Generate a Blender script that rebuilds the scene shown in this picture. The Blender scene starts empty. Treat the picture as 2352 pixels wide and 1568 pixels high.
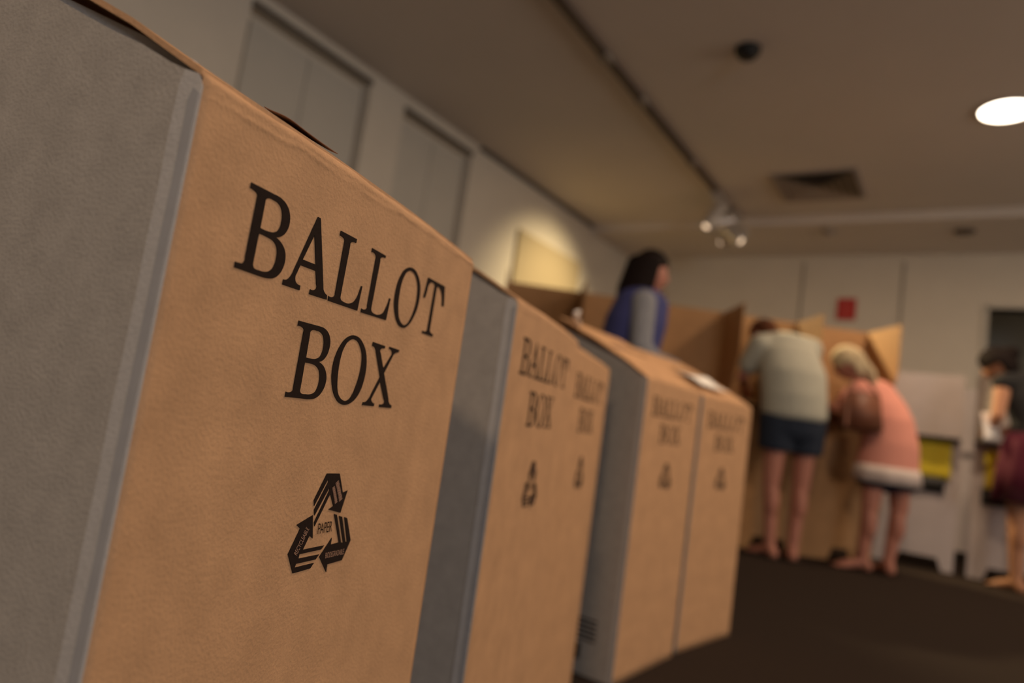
import bpy, bmesh, math, random, json
from mathutils import Vector, Matrix, Euler
C = bpy.context.scene.collection
PI = math.pi
# ---------------------------------------------------------------- camera, light, exposure
EYE = 0.6151                      # lens height above the carpet
YAW, ROLL, PITCH = 0.593563, 0.1425733, 0.1131888
def set_camera():
    cp, sp = math.cos(PITCH), math.sin(PITCH)
    R = Vector((math.cos(YAW), math.sin(YAW), 0)); Fh = Vector((-math.sin(YAW), math.cos(YAW), 0)); Z = Vector((0, 0, 1))
    F = Fh*cp + Z*sp; U = -Fh*sp + Z*cp
    R2 = R*math.cos(ROLL) + U*math.sin(ROLL); U2 = -R*math.sin(ROLL) + U*math.cos(ROLL)
    cd = bpy.data.cameras.new('camera'); cd.sensor_width = 36; cd.lens = 1563.6/2352*36; cd.clip_start = .02
    cd.dof.use_dof = True; cd.dof.focus_distance = 0.475; cd.dof.aperture_fstop = 2.9; cd.dof.aperture_blades = 9
    co = bpy.data.objects.new('camera', cd); C.objects.link(co)
    co.matrix_world = Matrix(((R2.x, U2.x, -F.x, 0), (R2.y, U2.y, -F.y, 0), (R2.z, U2.z, -F.z, EYE), (0, 0, 0, 1)))
    bpy.context.scene.camera = co
set_camera()
S = bpy.context.scene
S.view_settings.view_transform = 'Standard'; S.view_settings.look = 'None'; S.view_settings.gamma = 1
S.view_settings.use_curve_mapping = False; S.view_settings.exposure = 0.0
w = bpy.data.worlds.new('world'); S.world = w; w.use_nodes = True
w.node_tree.nodes['Background'].inputs[0].default_value = (.5, .6, .75, 1); w.node_tree.nodes['Background'].inputs[1].default_value = .02
def area(name, loc, target, size, power, col, sy=None, spread=PI):
    l = bpy.data.lights.new(name, 'AREA'); l.energy = power; l.color = col; l.size = size
    if sy: l.shape = 'RECTANGLE'; l.size_y = sy
    else: l.shape = 'DISK'
    l.spread = spread
    o = bpy.data.objects.new(name, l); C.objects.link(o); o.location = loc
    o.rotation_euler = (Vector(target)-Vector(loc)).to_track_quat('-Z', 'Y').to_euler(); return o
def spot(name, loc, target, power, col, ang, blend=.35, rad=.04):
    l = bpy.data.lights.new(name, 'SPOT'); l.energy = power; l.color = col; l.spot_size = ang; l.spot_blend = blend; l.shadow_soft_size = rad
    o = bpy.data.objects.new(name, l); C.objects.link(o); o.location = loc
    o.rotation_euler = (Vector(target)-Vector(loc)).to_track_quat('-Z', 'Y').to_euler(); return o
WARM = (1, .73, .49); CEIL = 2.9
DOWN = [(.12, 4.81), (.12, 1.75), (2.9, 4.8), (2.9, 1.75), (.12, -1.4)]      # the downlights of the ceiling
DOWN_POWER = [34, 36, 26, 10, 28]
area('window_daylight_near', (4.93, -2.3, 1.7), (0, -.9, 1.1), 2.2, 82, (.86, .90, 1.0), 1.5)
area('window_daylight_side', (4.93, 4.0, 1.7), (0, 4.0, 1.75), 3.6, 66, (1, .83, .66), 1.5)  # unseen fill light added to brighten the box fronts, ceiling and walls
area('passage_lamp', (1.9, 8.9, 2.8), (1.9, 8.9, 0), .3, 5, (1, .9, .75))
spot('track_spot_wall', (-2.12, 5.80, 2.66), (-3.6, 5.75, 1.55), 190, (1, .79, .44), math.radians(84), 1.0)
spot('track_spot_booth', (-1.80, 5.92, 2.64), (-.65, 5.15, 1.45), 420, (1, .78, .42), math.radians(50), .5)
# ---------------------------------------------------------------- materials
MATS = {}
def mat(name, col, rough=.8, noise=0, scale=20, bump=0, bscale=200, metal=0, spec=.3, emit=None, es=0, stretch=None, trans=0):
    if name in MATS: return MATS[name]
    m = bpy.data.materials.new(name); m.use_nodes = True; nt = m.node_tree; b = nt.nodes['Principled BSDF']
    b.inputs['Base Color'].default_value = (*col, 1); b.inputs['Roughness'].default_value = rough
    b.inputs['Metallic'].default_value = metal; b.inputs['Specular IOR Level'].default_value = spec
    tc = nt.nodes.new('ShaderNodeTexCoord'); mp = nt.nodes.new('ShaderNodeMapping'); nt.links.new(tc.outputs['Object'], mp.inputs[0])
    if stretch: mp.inputs['Scale'].default_value = stretch
    if noise:
        n = nt.nodes.new('ShaderNodeTexNoise'); n.inputs['Scale'].default_value = scale; n.inputs['Detail'].default_value = 6; n.inputs['Roughness'].default_value = .65
        r = nt.nodes.new('ShaderNodeValToRGB'); r.color_ramp.elements[0].position = .3; r.color_ramp.elements[1].position = .7
        r.color_ramp.elements[0].color = (*[c*(1-noise) for c in col], 1); r.color_ramp.elements[1].color = (*[min(1, c*(1+noise)) for c in col], 1)
        nt.links.new(mp.outputs[0], n.inputs['Vector']); nt.links.new(n.outputs[0], r.inputs[0]); nt.links.new(r.outputs[0], b.inputs['Base Color'])
    if bump:
        n2 = nt.nodes.new('ShaderNodeTexNoise'); n2.inputs['Scale'].default_value = bscale; n2.inputs['Detail'].default_value = 4
        bp = nt.nodes.new('ShaderNodeBump'); bp.inputs['Strength'].default_value = bump; bp.inputs['Distance'].default_value = .002
        nt.links.new(mp.outputs[0], n2.inputs['Vector']); nt.links.new(n2.outputs[0], bp.inputs['Height']); nt.links.new(bp.outputs[0], b.inputs['Normal'])
    if emit: b.inputs['Emission Color'].default_value = (*emit, 1); b.inputs['Emission Strength'].default_value = es
    MATS[name] = m; return m
KRAFT = mat('kraft', (.49, .275, .138), .78, .13, 26, .35, 420, stretch=(1, 1, .85))
KRAFT_GREY = mat('kraft_grey', (.36, .315, .265), .8, .10, 45, .35, 420)
GREY_STRIP = mat('grey_strip', (.45, .41, .37), .75, .05, 60, .3, 420)
INK = mat('black_ink', (.020, .012, .009), .9, .15, 300, spec=.08)
FADED = mat('unprinted_kraft', (.36, .20, .13), .8)
KRAFT_B = mat('booth_kraft', (.36, .20, .09), .8, .08, 12)
WHITE_B = mat('white_board', (.50, .44, .42), .7, .04, 12)
DARK = mat('dark_plastic', (.02, .018, .016), .5)
YELLOW = mat('yellow_poster', (.72, .56, .03), .6, .05, 8)
WALL = mat('wall_paint', (.62, .56, .47), .85, .03, 3, .1, 90)
WALL_PANEL = mat('grey_wall_paint', (.52, .485, .42), .85, .03, 3)
CEILM = mat('ceiling_paint', (.68, .61, .54), .9, .02, 2, .1, 60)
CARPET = mat('carpet', (.026, .018, .014), 1, .25, 120, .6, 350, spec=.05)
TRIM = mat('dark_trim', (.10, .085, .07), .7)
METAL = mat('light_metal', (.6, .57, .54), .35, metal=.6)
TRACKM = mat('track_bronze', (.075, .05, .035), .5)
RED = mat('red_sign', (.42, .012, .012), .5)
WHITE = mat('paper_white', (.85, .80, .74), .7)
# ---------------------------------------------------------------- helpers
def mesh_obj(name, bm, m, parent=None, smooth=False):
    me = bpy.data.meshes.new(name); bmesh.ops.recalc_face_normals(bm, faces=bm.faces); bm.to_mesh(me); bm.free()
    me.materials.append(m)
    if smooth: me.polygons.foreach_set('use_smooth', [True]*len(me.polygons))
    o = bpy.data.objects.new(name, me); C.objects.link(o)
    if parent: o.parent = parent
    return o
def tag(o, label, cat, group=None):
    o['label'] = label; o['category'] = cat
    if group: o['group'] = group
    return o
def thing(name, label, cat, loc=(0, 0, 0), rz=0, group=None):
    o = bpy.data.objects.new(name, None); C.objects.link(o); o.location = loc; o.rotation_euler = (0, 0, rz); o.empty_display_size = .1
    return tag(o, label, cat, group)
def struct(name, bm, m, smooth=False):
    o = mesh_obj(name, bm, m, None, smooth); o['kind'] = 'structure'; return o
def box(bm, x0, y0, z0, x1, y1, z1, M=None):
    vs = [bm.verts.new((x, y, z)) for z in (z0, z1) for y in (y0, y1) for x in (x0, x1)]
    for f in ((0, 2, 3, 1), (4, 5, 7, 6), (0, 1, 5, 4), (1, 3, 7, 5), (3, 2, 6, 7), (2, 0, 4, 6)): bm.faces.new([vs[i] for i in f])
    if M: bmesh.ops.transform(bm, matrix=M, verts=vs)
    return vs
def B(*a, bevel=0):
    bm = bmesh.new(); box(bm, *a)
    if bevel: bmesh.ops.bevel(bm, geom=bm.edges[:], offset=bevel, segments=2, affect='EDGES')
    return bm
def prism(bm, pts, origin, ax, ay, thick):
    """extrude the outline pts (in the plane origin+ax,ay) along its normal by thick"""
    o, ax, ay = Vector(origin), Vector(ax), Vector(ay); n = ax.cross(ay).normalized()*thick
    a = [bm.verts.new(o+ax*p[0]+ay*p[1]) for p in pts]; b = [bm.verts.new(v.co+n) for v in a]
    bm.faces.new(a); bm.faces.new(b[::-1]); N = len(a)
    for i in range(N): bm.faces.new((a[i], b[i], b[(i+1) % N], a[(i+1) % N]))
def tube(bm, p, q, r0, r1=None, n=16, caps=True):
    r1 = r0 if r1 is None else r1; p, q = Vector(p), Vector(q); d = (q-p)
    if d.length < 1e-6: return
    z = d.normalized(); x = z.orthogonal().normalized(); y = z.cross(x)
    A = [bm.verts.new(p+(x*math.cos(2*PI*i/n)+y*math.sin(2*PI*i/n))*r0) for i in range(n)]
    Bv = [bm.verts.new(q+(x*math.cos(2*PI*i/n)+y*math.sin(2*PI*i/n))*r1) for i in range(n)]
    for i in range(n): bm.faces.new((A[i], A[(i+1) % n], Bv[(i+1) % n], Bv[i]))
    if caps: bm.faces.new(A[::-1]); bm.faces.new(Bv)
def ball(bm, c, r, seg=16, M=None):
    r = (r, r, r) if isinstance(r, (int, float)) else r
    MM = Matrix.Translation(Vector(c)) @ (M or Matrix()) @ Matrix.Diagonal((*r, 1))
    bmesh.ops.create_uvsphere(bm, u_segments=seg, v_segments=max(6, seg*3//4), radius=1, matrix=MM)
def capsule(bm, p, r0, q, r1, n=14):
    tube(bm, p, q, r0, r1, n); ball(bm, p, r0, n); ball(bm, q, r1, n)
def loft(bm, secs, n=24):
    """secs: (x, y, z, rx, ry[, yaw]) closed elliptical tube"""
    rings = []
    for s in secs:
        x, y, z, rx, ry = s[:5]; a = s[5] if len(s) > 5 else 0; ring = []
        for i in range(n):
            t = 2*PI*i/n; px, py = rx*math.cos(t), ry*math.sin(t)
            ring.append(bm.verts.new((x+px*math.cos(a)-py*math.sin(a), y+px*math.sin(a)+py*math.cos(a), z)))
        rings.append(ring)
    for a, b in zip(rings, rings[1:]):
        for i in range(n): bm.faces.new((a[i], a[(i+1) % n], b[(i+1) % n], b[i]))
    bm.faces.new(rings[0][::-1]); bm.faces.new(rings[-1])
def fused(name, bm, m, parent, voxel=.008, smooth=4):
    """fuse overlapping closed shapes into ONE continuous smooth skin"""
    o = mesh_obj(name, bm, m, parent)
    md = o.modifiers.new('r', 'REMESH'); md.mode = 'VOXEL'; md.voxel_size = voxel
    sm = o.modifiers.new('s', 'SMOOTH'); sm.factor = .6; sm.iterations = smooth
    dg = bpy.context.evaluated_depsgraph_get(); ev = o.evaluated_get(dg)
    me = bpy.data.meshes.new_from_object(ev); o.modifiers.clear(); o.data = me
    me.polygons.foreach_set('use_smooth', [True]*len(me.polygons))
    if not me.materials: me.materials.append(m)
    return o
def copy_tree(o, parent=None):
    c = o.copy(); C.objects.link(c); c.parent = parent
    for ch in [x for x in bpy.data.objects if x.parent == o]: copy_tree(ch, c)
    return c

def sheet(bm, g, nx, ny, off, skip=()):
    """grid g[i,j] of points -> closed thin sheet, second face offset by off"""
    off = Vector(off); a = {k: bm.verts.new(p) for k, p in g.items()}; b = {k: bm.verts.new(Vector(p)+off) for k, p in g.items()}
    cells = {(i, j) for i in range(nx) for j in range(ny)}-set(skip)
    for i, j in cells:
        q = [(i, j), (i+1, j), (i+1, j+1), (i, j+1)]
        bm.faces.new([a[k] for k in q]); bm.faces.new([b[k] for k in q[::-1]])
        for (di, dj), e in (((0, -1), (0, 1)), ((1, 0), (1, 2)), ((0, 1), (2, 3)), ((-1, 0), (3, 0))):
            if (i+di, j+dj) not in cells: bm.faces.new((a[q[e[0]]], b[q[e[0]]], b[q[e[1]]], a[q[e[1]]]))
# ---------------------------------------------------------------- the room
XL, XR, YF, YN = -3.6, 5.0, 7.7, -4.2
struct('floor', B(XL-.4, YN-.1, -.05, XR+.1, YF+2.2, 0), CARPET)
struct('ceiling', B(XL-.4, YN-.1, CEIL, XR+.1, YF+2.2, CEIL+.06), CEILM)
bm = bmesh.new()
rec = [(2.13, 3.12, 2.80), (3.47, 4.33, 2.78)]          # two tall door recesses: y0, y1, head height
RD = .09
ys = [YN] + [v for r in rec for v in r[:2]] + [YF]
for a, b in ((YN, 2.13), (3.12, 3.47), (4.33, YF)): box(bm, XL-.3, a, 0, XL, b, CEIL)
for a, b, h in rec: box(bm, XL-.3, a, h, XL, b, CEIL); box(bm, XL-.3, a, 0, XL-RD, b, h)
struct('wall_left', bm, WALL)
for i, (a, b, h) in enumerate(rec):
    bm = bmesh.new(); box(bm, XL-RD, a+.05, .01, XL-RD+.03, (a+b)/2-.004, h-.05); box(bm, XL-RD, (a+b)/2+.004, .01, XL-RD+.03, b-.05, h-.05)
    d = struct('door_%d' % (i+1), bm, WALL_PANEL)
    bm = bmesh.new(); tube(bm, (XL-RD+.03, (a+b)/2+.06, 1.0), (XL-RD+.075, (a+b)/2+.06, 1.0), .01); tube(bm, (XL-RD+.07, (a+b)/2+.06, 1.0), (XL-RD+.07, (a+b)/2+.17, 1.0), .009)
    mesh_obj('door_handle', bm, METAL, d)
    bm = bmesh.new(); box(bm, XL, a-.0, h, XL+.012, b, h+.035); struct('trim_%d' % (i+1), bm, TRIM)
struct('trim_3', B(XL, 4.42, CEIL-.03, XL+.03, 6.6, CEIL), TRIM)
DX0, DX1, DH = .13, 1.15, 2.29
bm = bmesh.new()
box(bm, XL-.3, YF, 0, DX0, YF+.2, CEIL); box(bm, DX1, YF, 0, XR, YF+.2, CEIL); box(bm, DX0, YF, DH, DX1, YF+.2, CEIL)
struct('wall_back', bm, WALL)
struct('wall_beyond', B(DX0-1.2, YF+1.9, 0, XR, YF+2.0, CEIL), WALL_PANEL)
struct('wall_passage', B(DX0-1.2, YF+.2, 0, DX0-1.1, YF+1.9, CEIL), WALL_PANEL)
bm = bmesh.new(); box(bm, DX0-.03, YF-.012, 0, DX0+.02, YF+.21, DH+.03); box(bm, DX1-.02, YF-.012, 0, DX1+.03, YF+.21, DH+.03); box(bm, DX0, YF-.012, DH, DX1, YF+.21, DH+.03)
struct('trim_4', bm, WALL_PANEL)
for i, x in enumerate((-1.53, -.58)): struct('trim_%d' % (5+i), B(x-.012, YF-.006, 0, x+.012, YF, 2.75), mat('joint', (.30, .27, .23), .9))
bm = bmesh.new(); WIN = [(-3.4, -1.2), (2.2, 5.8)]
for a, c in ((YN, -3.4), (-1.2, 2.2), (5.8, YF+2)): box(bm, XR, a, 0, XR+.1, c, CEIL)
for a, c in WIN: box(bm, XR, a, 0, XR+.1, c, .9); box(bm, XR, a, 2.45, XR+.1, c, CEIL)
struct('wall_right', bm, WALL)
for i, (a, c) in enumerate(WIN):  # second window is unseen, added to go with the side fill light
    bm = bmesh.new()
    for y in (a, (a+c)/2-.02, c-.04): box(bm, XR+.02, y, .9, XR+.08, y+.04, 2.45)
    for z in (.9, 2.41): box(bm, XR+.02, a, z, XR+.08, c, z+.04)
    struct('window_%d' % (i+1), bm, WALL_PANEL)
struct('wall_near', B(XL-.3, YN-.1, 0, XR, YN, CEIL), WALL)
struct('baseboard_left', B(XL, 4.35, 0, XL+.015, YF, .12), TRIM)
struct('baseboard_back', B(XL+.02, YF-.015, 0, DX0-.04, YF, .12), TRIM)
# lowered strip of ceiling along the back wall, with its small cornice
struct('ceiling_soffit', B(XL, 6.62, CEIL-.07, XR, YF, CEIL), CEILM)
struct('trim_7', B(XL, 6.59, CEIL-.02, XR, 6.62, CEIL), CEILM)
# ---------------------------------------------------------------- ceiling fittings
DISC = mat('lamp_glass', (1, .95, .9), .5, emit=(1, .86, .7), es=9)
dl0 = None
dlab = ['glowing round recessed downlight at the right edge of the photo', 'round recessed ceiling downlight above the row of ballot boxes',
        'round recessed ceiling downlight by the far right window', 'round recessed ceiling downlight near the middle of the right wall', 'round recessed ceiling downlight behind the foreground ballot box']
for i, (x, y) in enumerate(DOWN):
    if not dl0:
        r = thing('ceiling_downlight', dlab[0], 'ceiling light', (x, y, CEIL), 0, 'round downlights'); dl0 = r
        bm = bmesh.new(); n = 40
        for k in range(n):
            a, b = 2*PI*k/n, 2*PI*(k+1)/n
            def P(rr, t, z): return bm.verts.new((rr*math.cos(t), rr*math.sin(t), z))
            q = [P(.142, a, -.001), P(.142, b, -.001), P(.165, b, -.001), P(.165, a, -.001), P(.142, a, -.012), P(.142, b, -.012), P(.160, b, -.010), P(.160, a, -.010)]
            bm.faces.new((q[4], q[5], q[6], q[7])); bm.faces.new((q[0], q[1], q[5], q[4])); bm.faces.new((q[7], q[6], q[2], q[3]))
        bmesh.ops.remove_doubles(bm, verts=bm.verts, dist=1e-5); mesh_obj('trim_ring', bm, WALL_PANEL, r)
        bm = bmesh.new(); ball(bm, (0, 0, -.004), (.141, .141, .022), 32); mesh_obj('diffuser', bm, DISC, r, True)
    else:
        r = copy_tree(dl0); r.location = (x, y, CEIL); r['label'] = dlab[i]
    area('downlight_lamp', (x, y, CEIL-.035), (x, y, 0), .26, DOWN_POWER[i], WARM)
t = thing('track_rail', 'long dark lighting track running along the ceiling towards the back wall', 'lighting track', (-1.94, 0, CEIL))
bm = bmesh.new(); box(bm, -.022, 1.2, -.034, .022, 6.54, 0); mesh_obj('rail', bm, TRACKM, t)
for yy in (3.45, 4.02, 5.1):
    bm = bmesh.new(); box(bm, -.032, yy-.05, -.04, .032, yy+.05, 0); mesh_obj('connector', bm, mat('connector_grey', (.25, .21, .17), .6), t)
hl = ['track spotlight nearest the camera, a silver can turned left to the lit wall', 'track spotlight on the near pair, silver can turned right towards the voting screens',
      'pale track spotlight at the far end of the rail, pointing down to the left', 'track spotlight at the far end of the dark rail, small can turned right']
BULB = mat('lamp_bulb', (1, .9, .75), .4, emit=(1, .70, .46), es=1.5)
hd = [((-1.94, 6.00), (-3.0, 5.45, 2.4)), ((-1.94, 5.80), (-2.12, 5.6, 2.3)), ((-1.94, 6.46), (-2.9, 6.35, 2.35)), ((-1.94, 6.30), (-1.25, 6.3, 2.15))]
head0 = None
for i, ((x, y), tg) in enumerate(hd):
    d = (Vector(tg)-Vector((x, y, CEIL-.15))).normalized(); q = d.to_track_quat('Z', 'Y')
    if not head0:
        r = thing('track_spotlight', hl[0], 'spotlight', (x, y, CEIL-.034), 0, 'spotlights on the ceiling track'); head0 = r; r.scale = (1.5, 1.5, 1.5)
        bm = bmesh.new(); box(bm, -.03, -.045, -.03, .03, .045, 0); tube(bm, (0, 0, -.03), (0, 0, -.085), .008); box(bm, -.045, -.006, -.09, .045, .006, -.08); mesh_obj('adapter', bm, METAL, r)
        bm = bmesh.new(); tube(bm, (0, 0, -.07), (0, 0, .095), .036, .046, 24, False); tube(bm, (0, 0, -.085), (0, 0, -.07), .012, .034, 24); tube(bm, (0, 0, .095), (0, 0, .03), .043, .03, 24)
        c = mesh_obj('can', bm, METAL, r, True); c.location = (0, 0, -.13); c.rotation_mode = 'QUATERNION'
        bm = bmesh.new(); ball(bm, (0, 0, .094), (.020, .020, .010), 16); mesh_obj('bulb', bm, BULB, c, True)
    else:
        r = copy_tree(head0); r.location = (x, y, CEIL-.034); r['label'] = hl[i]
    r.scale = (1.5, 1.5, 1.5)
    can = [o for o in bpy.data.objects if o.parent == r and o.name.startswith('can')][0]; can.rotation_quaternion = q
def detector(name, loc, r, h, label, cat, m):
    bm = bmesh.new(); tube(bm, (0, 0, 0), (0, 0, -h*.4), r*1.15, r*1.1, 28); ball(bm, (0, 0, -h*.4), (r, r, h*.6), 24)
    o = mesh_obj(name, bm, m, None, False); o.location = loc; tag(o, label, cat)
detector('security_camera_dome', (-1.14, 3.66, CEIL), .062, .07, 'small dark dome on the ceiling between the lighting track and the downlight', 'ceiling dome', DARK)
detector('smoke_detector', (-1.17, 6.83, CEIL-.07), .055, .045, 'small pale round detector on the lowered ceiling strip beyond the air vent', 'smoke detector', mat('detector_grey', (.3, .26, .22), .7))
detector('ceiling_speaker', (-.08, 6.98, CEIL-.07), .075, .03, 'dark oval fitting on the lowered ceiling strip, below the glowing downlight', 'ceiling fitting', mat('fitting_brown', (.10, .075, .055), .7))
v = thing('air_vent', 'square dark louvred air vent in the ceiling beyond the smoke dome', 'air vent', (-1.11, 5.84, CEIL))
bm = bmesh.new(); s = .30
for x0, y0, x1, y1 in ((-s-.03, -s-.03, s+.03, -s), (-s-.03, s, s+.03, s+.03), (-s-.03, -s, -s, s), (s, -s, s+.03, s)): box(bm, x0, y0, -.014, x1, y1, 0)
mesh_obj('vent_frame', bm, mat('vent_frame', (.42, .36, .31), .7), v)
mesh_obj('vent_duct', B(-s, -s, -.002, s, s, -.0005), DARK, v)
bm = bmesh.new()
for k, ss in enumerate((.285, .225, .165, .105, .05)):
    for sx, sy in ((1, 0), (-1, 0), (0, 1), (0, -1)):
        a = ss; b_ = ss-.045; lo, hi = -.030, -.003
        P = lambda u, w_, z: (sx*u-sy*w_, sy*u+sx*w_, z)
        vs = [bm.verts.new(P(*c)) for c in ((a, -a, lo), (a, a, lo), (b_, b_, hi), (b_, -b_, hi))]
        ws = [bm.verts.new(P(*c)) for c in ((a-.004, -a, lo), (a-.004, a, lo), (b_-.004, b_, hi), (b_-.004, -b_, hi))]
        bm.faces.new(vs); bm.faces.new(ws[::-1])
        for q in range(4): bm.faces.new((vs[q], vs[(q+1) % 4], ws[(q+1) % 4], ws[q]))
mesh_obj('louvres', bm, mat('louvre', (.34, .28, .23), .8), v)
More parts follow.
